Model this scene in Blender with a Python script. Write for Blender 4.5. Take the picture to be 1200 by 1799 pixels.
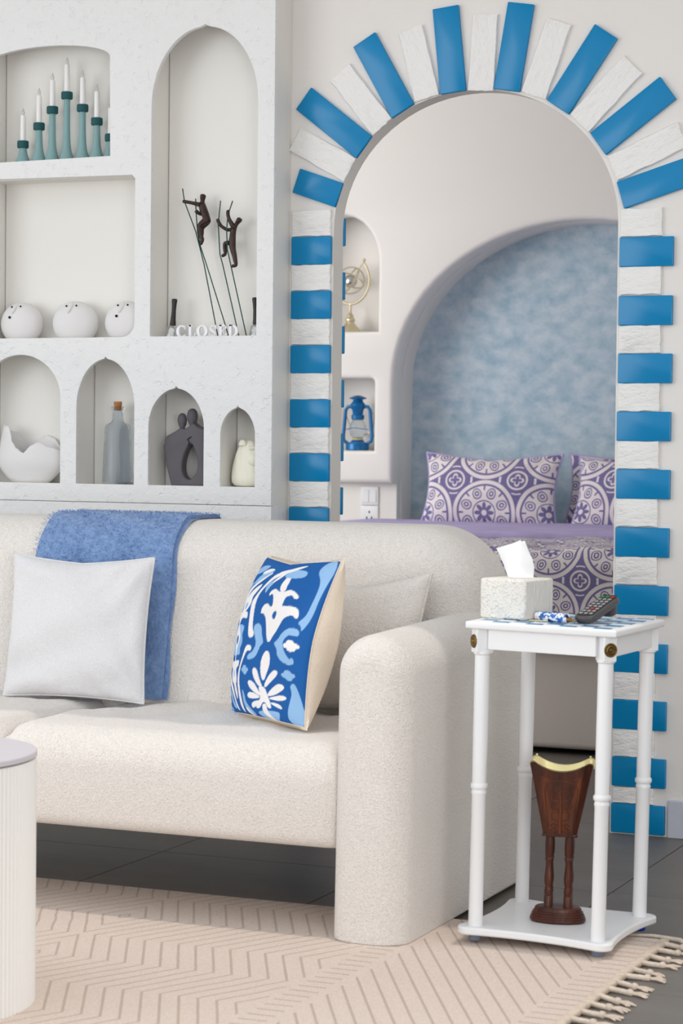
import bpy, bmesh, math, random
import numpy as np
from mathutils import Matrix, Vector
random.seed(7); RNG = np.random.default_rng(7)
for o in list(bpy.data.objects): bpy.data.objects.remove(o, do_unlink=True)
scene = bpy.context.scene
COL = scene.collection

# ------------------------------------------------------------------ camera
cam_d = bpy.data.cameras.new('camera')
cam_d.sensor_fit = 'VERTICAL'; cam_d.sensor_height = 36.0; cam_d.sensor_width = 24.0
cam_d.lens = 3919.45 / 1799 * 36.0
cam_d.clip_start = 0.1; cam_d.clip_end = 60
yaw, pitch, roll = [math.radians(a) for a in (-22.8696, 1.8639, -0.60098)]
fw = Vector((math.sin(yaw)*math.cos(pitch), math.cos(yaw)*math.cos(pitch), -math.sin(pitch)))
rt = Vector((math.cos(yaw), -math.sin(yaw), 0)); dn = fw.cross(rt)
r2 = math.cos(roll)*rt + math.sin(roll)*dn
d2 = -math.sin(roll)*rt + math.cos(roll)*dn
M = Matrix((r2, -d2, -fw)).transposed().to_4x4(); M.translation = Vector((2.137, -6.062, 1.1))
cam = bpy.data.objects.new('camera', cam_d); COL.objects.link(cam); cam.matrix_world = M
cam_d.dof.use_dof = True; cam_d.dof.focus_distance = 6.0; cam_d.dof.aperture_fstop = 7.0
scene.camera = cam

# ------------------------------------------------------------------ light
world = bpy.data.worlds.new('daylight'); scene.world = world; world.use_nodes = True
bg = world.node_tree.nodes['Background']
bg.inputs['Color'].default_value = (0.92, 0.965, 1.0, 1); bg.inputs['Strength'].default_value = 1.08

def light(name, kind, loc, direction, energy, color, **kw):
    d = bpy.data.lights.new(name, kind); d.energy = energy; d.color = color
    for k, v in kw.items(): setattr(d, k, v)
    o = bpy.data.objects.new(name, d); COL.objects.link(o); o.location = loc
    o.rotation_euler = Vector(direction).to_track_quat('-Z', 'Y').to_euler()
    return o
light('sun', 'SUN', (1, -4, 6), (-0.03, -0.03, -1.0), 0.95, (1.0, 0.90, 0.81), angle=math.radians(0.9))
light('window_light', 'AREA', (-3.6, -4.6, 1.7), (1, 0.95, -0.05), 72, (0.96, 0.98, 1.0), shape='RECTANGLE', size=3.0, size_y=2.4)
light('right_fill_light', 'AREA', (3.4, -5.0, 1.1), (-0.72, 1, -0.05), 84, (0.97, 0.985, 1.0), shape='RECTANGLE', size=2.2, size_y=2.0)  # added fill from the right front, brightens sofa arm side and low wall
light('bedroom_window_light', 'AREA', (-3.3, 1.3, 1.75), (1, 0.52, -0.02), 46, (1.0, 0.985, 0.97), shape='RECTANGLE', size=1.5, size_y=1.5)
scene.view_settings.view_transform = 'Standard'; scene.view_settings.look = 'None'
scene.view_settings.exposure = -0.11; scene.view_settings.gamma = 1.0
scene.view_settings.use_curve_mapping = False

# ------------------------------------------------------------------ node helpers
def lin(c):
    return tuple(((v/255)/12.92 if v/255 <= 0.04045 else ((v/255+0.055)/1.055)**2.4) for v in c) + (1.0,)

class X:
    """a scalar socket with arithmetic"""
    def __init__(s, nt, sock): s.nt = nt; s.s = sock
    def _m(s, op, *a):
        n = s.nt.nodes.new('ShaderNodeMath'); n.operation = op
        for i, v in enumerate((s,)+a):
            if isinstance(v, X): s.nt.links.new(v.s, n.inputs[i])
            else: n.inputs[i].default_value = v
        return X(s.nt, n.outputs[0])
    def __add__(s, o): return s._m('ADD', o)
    def __radd__(s, o): return s._m('ADD', o)
    def __sub__(s, o): return s._m('SUBTRACT', o)
    def __rsub__(s, o): return (s*-1.0)._m('ADD', o)
    def __mul__(s, o): return s._m('MULTIPLY', o)
    def __rmul__(s, o): return s._m('MULTIPLY', o)
    def __truediv__(s, o): return s._m('DIVIDE', o)
    def lt(s, o): return s._m('LESS_THAN', o)
    def gt(s, o): return s._m('GREATER_THAN', o)
    def abs(s): return s._m('ABSOLUTE')
    def fract(s): return s._m('FRACT')
    def mod2(s, o): return s._m('FLOORED_MODULO', o)
    def sin(s): return s._m('SINE')
    def cos(s): return s._m('COSINE')
    def sqrt(s): return s._m('SQRT')
    def max(s, o): return s._m('MAXIMUM', o)
    def min(s, o): return s._m('MINIMUM', o)
    def atan2(s, o): return s._m('ARCTAN2', o)
    def pingpong(s, o): return s._m('PINGPONG', o)
    def band(s, a, b): return s.gt(a)*s.lt(b)

MATS = {}
def mat(name, rgb, rough=0.6, metal=0.0, bump=None, var=0.0, var_scale=6.0, var_rgb=None, spec=0.5, coat=0.0, trans=0.0, ior=1.45, sheen=0.0, stretch=(1, 1, 1), fn=None):
    """procedural material: base colour with soft noise variation, and layers of bump [(kind, scale, distance)]"""
    m = bpy.data.materials.new(name); m.use_nodes = True; nt = m.node_tree
    b = nt.nodes['Principled BSDF']; L = nt.links.new
    b.inputs['Base Color'].default_value = lin(rgb); b.inputs['Roughness'].default_value = rough
    b.inputs['Metallic'].default_value = metal; b.inputs['Specular IOR Level'].default_value = spec
    b.inputs['Coat Weight'].default_value = coat; b.inputs['Transmission Weight'].default_value = trans
    b.inputs['IOR'].default_value = ior; b.inputs['Sheen Weight'].default_value = sheen
    tc = nt.nodes.new('ShaderNodeTexCoord'); mp = nt.nodes.new('ShaderNodeMapping')
    mp.inputs['Scale'].default_value = stretch
    L(tc.outputs['Object'], mp.inputs['Vector'])
    if var or var_rgb:
        n = nt.nodes.new('ShaderNodeTexNoise'); n.inputs['Scale'].default_value = var_scale; n.inputs['Detail'].default_value = 6; n.inputs['Roughness'].default_value = 0.62
        L(mp.outputs[0], n.inputs['Vector'])
        r = nt.nodes.new('ShaderNodeValToRGB'); r.color_ramp.elements[0].position = 0.32; r.color_ramp.elements[1].position = 0.68
        c2 = var_rgb if var_rgb else tuple(min(255, c*(1+var)) for c in rgb)
        c1 = rgb if var_rgb else tuple(c*(1-var) for c in rgb)
        r.color_ramp.elements[0].color = lin(c1); r.color_ramp.elements[1].color = lin(c2)
        L(n.outputs['Fac'], r.inputs['Fac']); L(r.outputs['Color'], b.inputs['Base Color'])
    prev = None
    for kind, sc, dist in (bump or []):
        if kind == 'noise':
            t = nt.nodes.new('ShaderNodeTexNoise'); t.inputs['Scale'].default_value = sc; t.inputs['Detail'].default_value = 4; out = t.outputs['Fac']
        elif kind == 'cell':
            t = nt.nodes.new('ShaderNodeTexVoronoi'); t.inputs['Scale'].default_value = sc; out = t.outputs['Distance']
        elif kind == 'pits':
            t = nt.nodes.new('ShaderNodeTexNoise'); t.inputs['Scale'].default_value = sc; t.inputs['Detail'].default_value = 3
            rr = nt.nodes.new('ShaderNodeValToRGB'); rr.color_ramp.elements[0].position = 0.30; rr.color_ramp.elements[1].position = 0.40
            L(t.outputs['Fac'], rr.inputs['Fac']); out = rr.outputs['Color']
        L(mp.outputs[0], t.inputs['Vector'])
        bp = nt.nodes.new('ShaderNodeBump'); bp.inputs['Strength'].default_value = 1.0; bp.inputs['Distance'].default_value = dist
        L(out, bp.inputs['Height'])
        if prev: L(prev.outputs[0], bp.inputs['Normal'])
        prev = bp
    if prev: L(prev.outputs[0], b.inputs['Normal'])
    if fn: fn(nt, b, prev)
    MATS[name] = m
    return m

def mixc(nt, fac, a, bcol):
    n = nt.nodes.new('ShaderNodeMix'); n.data_type = 'RGBA'
    nt.links.new(fac.s, n.inputs[0])
    for sock, v in ((n.inputs[6], a), (n.inputs[7], bcol)):
        if hasattr(v, 'is_linked') or isinstance(v, bpy.types.NodeSocket): nt.links.new(v, sock)
        else: sock.default_value = lin(v)
    return n.outputs[2]

# ---- rug: woven cream ground with rows of slanted and ladder-like open-work lines
def rug_fn(nt, b, prev):
    g = nt.nodes.new('ShaderNodeNewGeometry'); sp = nt.nodes.new('ShaderNodeSeparateXYZ')
    nt.links.new(g.outputs['Position'], sp.inputs[0])
    ns = nt.nodes.new('ShaderNodeTexNoise'); ns.inputs['Scale'].default_value = 9.0; nt.links.new(g.outputs['Position'], ns.inputs['Vector'])
    wob = X(nt, ns.outputs['Fac'])*0.012 - 0.006
    x0 = X(nt, sp.outputs[0]); y = X(nt, sp.outputs[1]) + wob
    per = 1.18                                     # repeat across the rug, mirrored
    x = (x0*-1.0 + 0.91)                           # 0 at the right hem, grows to the left
    t = (x._m('PINGPONG', per)) + wob*0.6
    def lines(coord, pitch, w): return ((coord/pitch).fract() - 0.5).abs().lt(w)
    ladder = lines(y, 0.040, 0.085)
    lad = (t.band(0.010, 0.074) + t.band(0.500, 0.560))._m('MINIMUM', 1.0)*ladder
    slant = t.band(0.082, 0.480)*lines(t*-1.0 + y*0.532 + 0.0, 0.041, 0.075)
    zig = (y._m('PINGPONG', 0.2))*0.5
    zz = t.gt(0.575)*lines(t*-1.0 + zig, 0.041, 0.075)
    edge = t.band(0.078, 0.081) + t.band(0.485, 0.494)
    ln = (lad + slant + zz)._m('MINIMUM', 1.0)
    dash = ((y/0.0055).fract()).gt(0.35).max((((x0+y*0.3)/0.0065).fract()).gt(0.35)*0.0)
    dash2 = (((x0*0.8+y)/0.0062).fract()).gt(0.38)
    hole = ln*dash2
    rib = (((x0*0.5+y)/0.0042).fract()-0.5).abs()
    nz = nt.nodes.new('ShaderNodeTexNoise'); nz.inputs['Scale'].default_value = 240; nt.links.new(g.outputs['Position'], nz.inputs['Vector'])
    base = mixc(nt, X(nt, nz.outputs['Fac']), (199, 182, 170), (233, 219, 208))
    c1 = mixc(nt, ln*0.25, base, (206, 186, 168))
    c2 = mixc(nt, hole*0.50, c1, (142, 119, 103))
    nt.links.new(c2, b.inputs['Base Color'])
    h = (rib*0.35) + X(nt, nz.outputs['Fac'])*0.5 - ln*0.9 - hole*0.8
    bp = nt.nodes.new('ShaderNodeBump'); bp.inputs['Distance'].default_value = 0.0035
    nt.links.new(h.s, bp.inputs['Height']); nt.links.new(bp.outputs[0], b.inputs['Normal'])

# ---- bed linen: touching rings with scalloped petals, concave diamonds with a rosette between
def linen_fn(nt, b, prev):
    uv = nt.nodes.new('ShaderNodeUVMap'); uv.uv_map = 'pattern'
    sp = nt.nodes.new('ShaderNodeSeparateXYZ'); nt.links.new(uv.outputs[0], sp.inputs[0])
    u = X(nt, sp.outputs[0]); v = X(nt, sp.outputs[1])
    cu = (u*0.5).fract()*2.0 - 1.0; cv = (v*0.5).fract()*2.0 - 1.0       # ring centre at 0
    d = (cu*cu + cv*cv).sqrt(); a = cv.atan2(cu)
    eu = ((u+1.0)*0.5).fract()*2.0 - 1.0; ev = ((v+1.0)*0.5).fract()*2.0 - 1.0   # rosette centre
    e = (eu*eu + ev*ev).sqrt(); ea = ev.atan2(eu)
    lob = (a*(8/6.28318)).fract() - 0.5
    tang = lob*d*(6.28318/8)
    q = ((tang/0.150)*(tang/0.150) + ((d-0.60)/0.175)*((d-0.60)/0.175)).sqrt()
    scal = 0.845 - (lob*6.28318).cos().abs()*0.035
    edge = d.gt(0.80)*d.lt(0.865)
    petal = q.lt(0.98)*(1.0 - q.band(0.50, 0.74)) - q.lt(0.22)*1.0
    sep = d.band(0.36, 0.84)*lob.abs().gt(0.455)*d.gt(0.66)
    flower = d.lt((a*4.0).cos().abs()*0.17 + 0.14)*d.gt(0.085)
    ring2 = d.band(0.33, 0.365)
    outer_line = d.band(0.985, 1.01)
    din = (edge + petal.max(0.0) + flower + ring2 + sep)._m('MINIMUM', 1.0)*d.lt(0.87)
    dout = d.gt(0.985)*(1.0 - (e.band(0.26, 0.32) + e.lt(0.21)*((ea*2.0).cos().abs()*0.10 + 0.05)._m('LESS_THAN', e)*(((ea*2.0).cos().abs()*0.11 + 0.10)._m('GREATER_THAN', e)) + e.band(0.50, 0.57)*((ea*2.0).cos().gt(0.93)) + e.band(0.42, 0.46)*((ea*2.0).cos().lt(-0.8)))._m('MINIMUM', 1.0))
    lightm = 1.0 - (din + dout)._m('MINIMUM', 1.0)
    n = nt.nodes.new('ShaderNodeTexNoise'); n.inputs['Scale'].default_value = 14; nt.links.new(uv.outputs[0], n.inputs['Vector'])
    dark = mixc(nt, X(nt, n.outputs['Fac']), (106, 100, 148), (142, 135, 176))
    col = mixc(nt, lightm, dark, (236, 228, 228))
    nt.links.new(col, b.inputs['Base Color'])

def ikat_fn(nt, b, prev):
    at = nt.nodes.new('ShaderNodeVertexColor'); at.layer_name = 'print'
    nt.links.new(at.outputs['Color'], b.inputs['Base Color'])

def speckle_fn(nt, b, prev):
    tc = nt.nodes.new('ShaderNodeTexCoord'); v = nt.nodes.new('ShaderNodeTexVoronoi'); v.inputs['Scale'].default_value = 150
    nt.links.new(tc.outputs['Object'], v.inputs['Vector'])
    sp = nt.nodes.new('ShaderNodeSeparateColor'); nt.links.new(v.outputs['Color'], sp.inputs[0])
    c = mixc(nt, X(nt, sp.outputs[0]).gt(0.5), (50, 110, 190), (235, 238, 245))
    c = mixc(nt, X(nt, sp.outputs[1]).gt(0.86), c, (25, 35, 70))
    nt.links.new(c, b.inputs['Base Color'])

PLASTER = [('noise', 40, 0.0030), ('noise', 150, 0.0014), ('pits', 55, 0.0012)]
mat('shelf_plaster', (238, 237, 236), 0.75, bump=PLASTER, spec=0.25)
mat('niche_board', (236, 233, 227), 0.55, bump=[('noise', 8, 0.002)], spec=0.3)
mat('wall_paint', (236, 231, 226), 0.7, bump=[('noise', 7, 0.003), ('noise', 60, 0.0006)], spec=0.25)
mat('bedroom_paint', (236, 233, 229), 0.8, bump=[('noise', 5, 0.002)], spec=0.2)
mat('blue_plaster', (158, 187, 205), 0.85, var_rgb=(206, 219, 229), var_scale=13, bump=[('noise', 12, 0.002)], spec=0.2, stretch=(1, 1, 1.4))
mat('blue_tile', (0, 132, 188), 0.26, bump=[('noise', 9, 0.0002)], spec=0.4)
mat('white_brick', (244, 242, 239), 0.6, bump=[('noise', 30, 0.0065), ('noise', 100, 0.002)], spec=0.3, stretch=(1, 1, 2.2))
mat('brick_scratch', (244, 242, 239), 0.6, bump=[('noise', 30, 0.0075), ('noise', 100, 0.002)], spec=0.3, stretch=(2.0, 1, 0.8))
mat('mortar', (96, 108, 116), 0.9, bump=[('noise', 120, 0.002)])
mat('floor_tile', (106, 101, 96), 0.42, var=0.06, var_scale=5, bump=[('noise', 60, 0.0006)], stretch=(0.4, 1.4, 1))
mat('grout', (62, 58, 56), 0.9, bump=[('noise', 90, 0.001)])
mat('baseboard', (196, 199, 212), 0.5, bump=[('noise', 10, 0.0005)])
mat('boucle', (237, 230, 223), 0.95, var=0.03, var_scale=220, bump=[('noise', 190, 0.0034), ('cell', 420, 0.0014)], spec=0.15, sheen=0.3)
mat('cushion_cloth', (224, 222, 223), 0.95, var=0.02, var_scale=220, bump=[('noise', 320, 0.0018), ('noise', 22, 0.004)], spec=0.15, sheen=0.2)
mat('cream_cloth', (232, 216, 198), 0.95, bump=[('noise', 300, 0.0015), ('noise', 25, 0.004)], spec=0.15)
mat('ikat_cloth', (40, 100, 170), 0.9, bump=[('noise', 420, 0.0012), ('noise', 20, 0.003)], spec=0.15, fn=ikat_fn)
mat('blue_wool', (108, 138, 184), 0.95, var_rgb=(136, 164, 206), var_scale=60, bump=[('noise', 90, 0.004), ('noise', 240, 0.002)], spec=0.1, sheen=0.35)
mat('wool_hair', (122, 152, 198), 0.95, var=0.06, var_scale=30, spec=0.1)
mat('rug', (226, 211, 198), 0.95, spec=0.1, fn=rug_fn)
mat('rug_cord', (214, 198, 182), 0.95, var=0.06, var_scale=60, bump=[('noise', 260, 0.002)], spec=0.1)
mat('white_lacquer', (240, 240, 241), 0.32, bump=[('noise', 14, 0.0006)], spec=0.5)
mat('coffee_top', (208, 203, 209), 0.35, bump=[('noise', 14, 0.0003)])
mat('cream_lacquer', (242, 240, 236), 0.45, bump=[('noise', 20, 0.0004)])
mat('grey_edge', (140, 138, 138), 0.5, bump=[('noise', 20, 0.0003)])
mat('antique_brass', (122, 98, 58), 0.42, 0.9, var=0.2, var_scale=50, bump=[('noise', 160, 0.001)])
mat('brass', (252, 236, 176), 0.3, 0.55, bump=[('noise', 40, 0.0006)])
mat('gold', (212, 200, 168), 0.4, 0.75, bump=[('noise', 30, 0.0006)])
mat('silver', (200, 200, 198), 0.25, 1.0, bump=[('cell', 90, 0.0012)])
mat('carved_wood', (50, 20, 12), 0.36, var_rgb=(88, 40, 20), var_scale=14, bump=[('noise', 60, 0.0012)], stretch=(3, 3, 0.5))
mat('carved_panel', (72, 33, 16), 0.38, var_rgb=(108, 55, 27), var_scale=14, bump=[('noise', 60, 0.0012)], stretch=(3, 3, 0.5))
mat('ebony', (28, 24, 24), 0.35, bump=[('noise', 50, 0.0005)])
mat('bronze', (62, 48, 44), 0.42, 0.6, var=0.15, var_scale=60, bump=[('noise', 90, 0.0012)])
mat('teal_rod', (20, 74, 72), 0.5, bump=[('noise', 60, 0.0002)])
mat('teal_matte', (136, 171, 172), 0.7, bump=[('noise', 40, 0.0004)], var=0.02, var_scale=9)
mat('teal_dark', (26, 84, 88), 0.7, bump=[('noise', 60, 0.0004)])
mat('wax', (246, 244, 242), 0.4, bump=[('noise', 20, 0.0003)])
mat('bulb', (235, 232, 228), 0.1, trans=0.75, bump=[('noise', 20, 0.0002)])
mat('ceramic_white', (229, 226, 225), 0.55, bump=[('noise', 30, 0.0008)])
mat('ceramic_cream', (238, 234, 216), 0.5, bump=[('noise', 34, 0.002)])
mat('hole', (20, 18, 18), 0.9, bump=[('noise', 30, 0.0002)])
mat('stoneware', (92, 87, 92), 0.6, bump=[('noise', 70, 0.0006)], var=0.03, var_scale=20)
mat('bottle_glass', (232, 236, 240), 0.03, trans=1.0, ior=1.22, bump=[('noise', 18, 0.001)])
mat('clear_glass', (226, 232, 236), 0.05, trans=0.9, ior=1.3, bump=[('noise', 18, 0.001)])
mat('cork', (170, 112, 66), 0.9, var=0.15, var_scale=90, bump=[('noise', 120, 0.001)])
mat('sign_white', (240, 240, 244), 0.5, bump=[('noise', 40, 0.0003)])
mat('lantern_blue', (12, 104, 164), 0.3, 0.2, bump=[('noise', 30, 0.0006)])
mat('linen', (200, 190, 200), 0.95, bump=[('noise', 30, 0.004), ('noise', 260, 0.001)], spec=0.1, fn=linen_fn)
mat('lilac_cloth', (184, 173, 212), 0.9, var=0.05, var_scale=7, bump=[('noise', 14, 0.006)], spec=0.15)
mat('bed_cloth', (228, 217, 209), 0.95, bump=[('noise', 200, 0.001)], spec=0.1)
mat('plastic_white', (236, 236, 238), 0.4, bump=[('noise', 20, 0.0002)])
mat('remote_grey', (72, 70, 72), 0.4, bump=[('noise', 200, 0.0003)])
mat('remote_black', (24, 24, 26), 0.45, bump=[('noise', 200, 0.0003)])
mat('key_green', (40, 140, 70), 0.5, bump=[('noise', 80, 0.0002)])
mat('key_red', (190, 40, 50), 0.5, bump=[('noise', 80, 0.0002)])
mat('key_pale', (150, 148, 148), 0.5, bump=[('noise', 80, 0.0002)])
mat('tissue', (250, 250, 250), 0.9, bump=[('noise', 60, 0.001)], spec=0.1)
mat('box_plaster', (240, 236, 228), 0.85, bump=[('noise', 120, 0.004), ('cell', 170, 0.003)], spec=0.2)
mat('box_comb', (236, 232, 224), 0.85, bump=[('noise', 120, 0.006)], spec=0.2, stretch=(3, 3, 0.35))
mat('mosaic_blue', (40, 128, 176), 0.25, bump=[('noise', 20, 0.0005)])
mat('mosaic_white', (236, 238, 240), 0.3, bump=[('noise', 20, 0.0005)])
mat('speckle', (90, 140, 200), 0.5, bump=[('cell', 150, 0.0015)], fn=speckle_fn)
mat('foot_grey', (120, 128, 146), 0.4, bump=[('noise', 20, 0.0002)])
mat('foot_blue', (24, 54, 170), 0.4, bump=[('noise', 20, 0.0002)])
mat('shade_cream', (226, 208, 184), 0.8, bump=[('noise', 60, 0.001)])
# ------------------------------------------------------------------ mesh helpers
def box(x0, x1, y0, y1, z0, z1):
    v = [(x, y, z) for z in (z0, z1) for y in (y0, y1) for x in (x0, x1)]
    f = [(0, 2, 3, 1), (4, 5, 7, 6), (0, 1, 5, 4), (2, 6, 7, 3), (0, 4, 6, 2), (1, 3, 7, 5)]
    return v, f

def rr_outline(x0, x1, z0, z1, radii, n, inset=0.0):
    """rounded rectangle, counter-clockwise from bottom-left; radii = (bl, br, tr, tl)"""
    x0 += inset; x1 -= inset; z0 += inset; z1 -= inset
    out = []
    for (cx, cz, a0), r in zip(((x0, z0, 180), (x1, z0, 270), (x1, z1, 0), (x0, z1, 90)), radii):
        r = max(r - inset, 0.0)
        px = cx + (r if cx == x0 else -r); pz = cz + (r if cz == z0 else -r)
        for i in range(n+1):
            a = math.radians(a0 + 90*i/n); out.append((px + r*math.cos(a), pz + r*math.sin(a)))
    return out

def slab(x0, x1, z0, z1, radii, y0, y1, re, n=6, m=5):
    """rounded rectangle in XZ swept from y0 (front) to y1 with rounded rims of radius re"""
    if not isinstance(radii, (tuple, list)): radii = (radii,)*4
    rings = []
    for i in range(m+1):
        t = math.pi/2*i/m; rings.append((re*(1-math.sin(t)), y0 + re*(1-math.cos(t))))
    for i in range(m+1):
        t = math.pi/2*(1-i/m); rings.append((re*(1-math.sin(t)), y1 - re*(1-math.cos(t))))
    V = []; F = []; k = 4*(n+1)
    for ins, y in rings: V += [(x, y, z) for x, z in rr_outline(x0, x1, z0, z1, radii, n, ins)]
    for a in range(len(rings)-1):
        for i in range(k):
            j = (i+1) % k; F.append((a*k+i, a*k+j, (a+1)*k+j, (a+1)*k+i))
    F.append(tuple(range(k))[::-1] if False else tuple(range(k)))
    F.append(tuple((len(rings)-1)*k + i for i in range(k))[::-1])
    return V, F

def swap(vf, order):
    """permute axes; order such as 'xzy' means new (x,y,z) = old (x,z,y)"""
    v, f = vf; ix = ['xyz'.index(c) for c in order]
    return [tuple(p[i] for i in ix) for p in v], f

def xf(vf, M):
    v, f = vf; return [tuple(M @ Vector(p)) for p in v], f

def lathe(prof, seg=24, sx=1.0, sy=1.0, c=(0, 0, 0)):
    V = []; F = []; n = len(prof)
    for r, z in prof:
        for i in range(seg):
            a = 2*math.pi*i/seg; V.append((c[0]+r*sx*math.cos(a), c[1]+r*sy*math.sin(a), c[2]+z))
    for k in range(n-1):
        for i in range(seg):
            j = (i+1) % seg; F.append((k*seg+i, k*seg+j, (k+1)*seg+j, (k+1)*seg+i))
    F.append(tuple(range(seg))[::-1]); F.append(tuple((n-1)*seg+i for i in range(seg)))
    return V, F

def tube(pts, rad, seg=8):
    pts = [Vector(p) for p in pts]; n = len(pts)
    rad = [rad]*n if not isinstance(rad, (list, tuple)) else rad
    V = []; F = []; up = None
    for k, p in enumerate(pts):
        t = (pts[min(k+1, n-1)] - pts[max(k-1, 0)]).normalized()
        if up is None: up = t.orthogonal().normalized()
        up = (up - t*up.dot(t)).normalized(); s = t.cross(up)
        for i in range(seg):
            a = 2*math.pi*i/seg; V.append(tuple(p + rad[k]*(math.cos(a)*up + math.sin(a)*s)))
    for k in range(n-1):
        for i in range(seg):
            j = (i+1) % seg; F.append((k*seg+i, k*seg+j, (k+1)*seg+j, (k+1)*seg+i))
    F.append(tuple(range(seg))[::-1]); F.append(tuple((n-1)*seg+i for i in range(seg)))
    return V, F

def prism(poly, y0, y1):
    """polygon given in XZ, counter-clockwise, swept along y"""
    n = len(poly); V = [(x, y0, z) for x, z in poly] + [(x, y1, z) for x, z in poly]
    F = [tuple(range(n)), tuple(range(2*n-1, n-1, -1))]
    for i in range(n):
        j = (i+1) % n; F.append((i, i+n, j+n, j))
    return V, F

def merge(*parts):
    V = []; F = []
    for v, f in parts:
        o = len(V); V += list(v); F += [tuple(i+o for i in q) for q in f]
    return V, F

def make_mesh(name, vf, m, smooth=None):
    me = bpy.data.meshes.new(name); me.from_pydata([tuple(p) for p in vf[0]], [], vf[1]); me.update()
    bm = bmesh.new(); bm.from_mesh(me); bmesh.ops.recalc_face_normals(bm, faces=bm.faces); bm.to_mesh(me); bm.free()
    me.materials.append(MATS[m])
    if smooth is not None:
        me.polygons.foreach_set('use_smooth', [True]*len(me.polygons))
        if smooth < 180: me.set_sharp_from_angle(angle=math.radians(smooth))
    return me

def link(name, me, parent=None, loc=None, rot=None):
    o = bpy.data.objects.new(name, me); COL.objects.link(o)
    if parent: o.parent = parent
    if loc: o.location = loc
    if rot: o.rotation_euler = rot
    return o

def obj(name, vf, m, parent=None, smooth=None, bevel=0, subsurf=0):
    o = link(name, make_mesh(name, vf, m, smooth), parent)
    if bevel:
        b = o.modifiers.new('bevel', 'BEVEL'); b.width = bevel; b.segments = 2; b.limit_method = 'ANGLE'
    if subsurf:
        s = o.modifiers.new('sub', 'SUBSURF'); s.levels = s.render_levels = subsurf
    return o

def tag(o, label=None, cat=None, group=None, kind=None):
    for k, v in (('label', label), ('category', cat), ('group', group), ('kind', kind)):
        if v: o[k] = v
    return o

def thing(name, label, cat, loc, rz=0.0, group=None):
    o = bpy.data.objects.new(name, None); COL.objects.link(o); o.empty_display_size = 0.05
    o.location = loc; o.rotation_euler = (0, 0, math.radians(rz))
    return tag(o, label, cat, group)

def holed(name, outer, holes, y0, y1, m, parent=None, bev=0.0, smooth=None):
    """flat panel in XZ with holes, from y0 (front) to y1"""
    cu = bpy.data.curves.new('tmp', 'CURVE'); cu.dimensions = '2D'; cu.fill_mode = 'BOTH'; cu.extrude = (y1-y0)/2 - bev
    cu.bevel_depth = bev; cu.bevel_resolution = 4; cu.offset = -bev if bev else 0.0
    for poly in [outer]+holes:
        s = cu.splines.new('POLY'); s.points.add(len(poly)-1); s.use_cyclic_u = True
        for p, (x, z) in zip(s.points, poly): p.co = (x, z, 0, 1)
    t = bpy.data.objects.new('tmp', cu); COL.objects.link(t)
    dg = bpy.context.evaluated_depsgraph_get(); me = bpy.data.meshes.new_from_object(t.evaluated_get(dg))
    bpy.data.objects.remove(t, do_unlink=True); bpy.data.curves.remove(cu)
    co = np.empty(len(me.vertices)*3); me.vertices.foreach_get('co', co); co = co.reshape(-1, 3)
    co = np.c_[co[:, 0], -co[:, 2] + (y0+y1)/2, co[:, 1]]
    me.vertices.foreach_set('co', co.ravel()); me.materials.clear(); me.materials.append(MATS[m]); me.update()
    bm = bmesh.new(); bm.from_mesh(me); bmesh.ops.remove_doubles(bm, verts=bm.verts, dist=1e-5); bmesh.ops.recalc_face_normals(bm, faces=bm.faces); bm.to_mesh(me); bm.free()
    if smooth:
        me.polygons.foreach_set('use_smooth', [True]*len(me.polygons)); me.set_sharp_from_angle(angle=math.radians(smooth))
    me.name = name
    return link(name, me, parent)

def arch_pts(x0, x1, z0, zs, zt, p=2.0, cusp=0.0, n=16):
    """opening outline: straight sides to zs, arch to zt, optional pointed tip"""
    cx = (x0+x1)/2; a = (x1-x0)/2; b = zt-zs-cusp; out = [(x0, z0), (x1, z0)]
    for i in range(n+1):
        t = math.pi/2*i/n; c, s = math.cos(t), math.sin(t)
        out.append((cx + a*c**(2/p), zs + b*s**(2/p)))
    right = out[2:]
    if cusp:
        right = [q for q in right if q[0] > cx + a*0.09] + [(cx+a*0.03, zt-cusp*0.55), (cx, zt)]
    left = [(2*cx-x, z) for x, z in right[::-1][1:]]
    return [(x0, z0), (x1, z0)] + right + left

# ------------------------------------------------------------------ setting
ELL = dict(cx=-0.022, a=0.432, zs=1.715, b=0.39)
def arch_front():
    pts = []
    for i in range(41):
        t = math.pi*i/40; pts.append((ELL['cx']-ELL['a']*math.cos(t), ELL['zs']+ELL['b']*math.sin(t)))
    return pts
outer = [(-3.2, 0), (ELL['cx']-ELL['a'], 0)] + arch_front() + [(ELL['cx']+ELL['a'], 0), (3.7, 0), (3.7, 2.95), (-3.2, 2.95)]
wall = tag(holed('wall_back', outer, [], 0.0, 0.07, 'wall_paint', smooth=40), 'white partition wall with an arched doorway framed by blue and white tiles', kind='structure')

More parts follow.
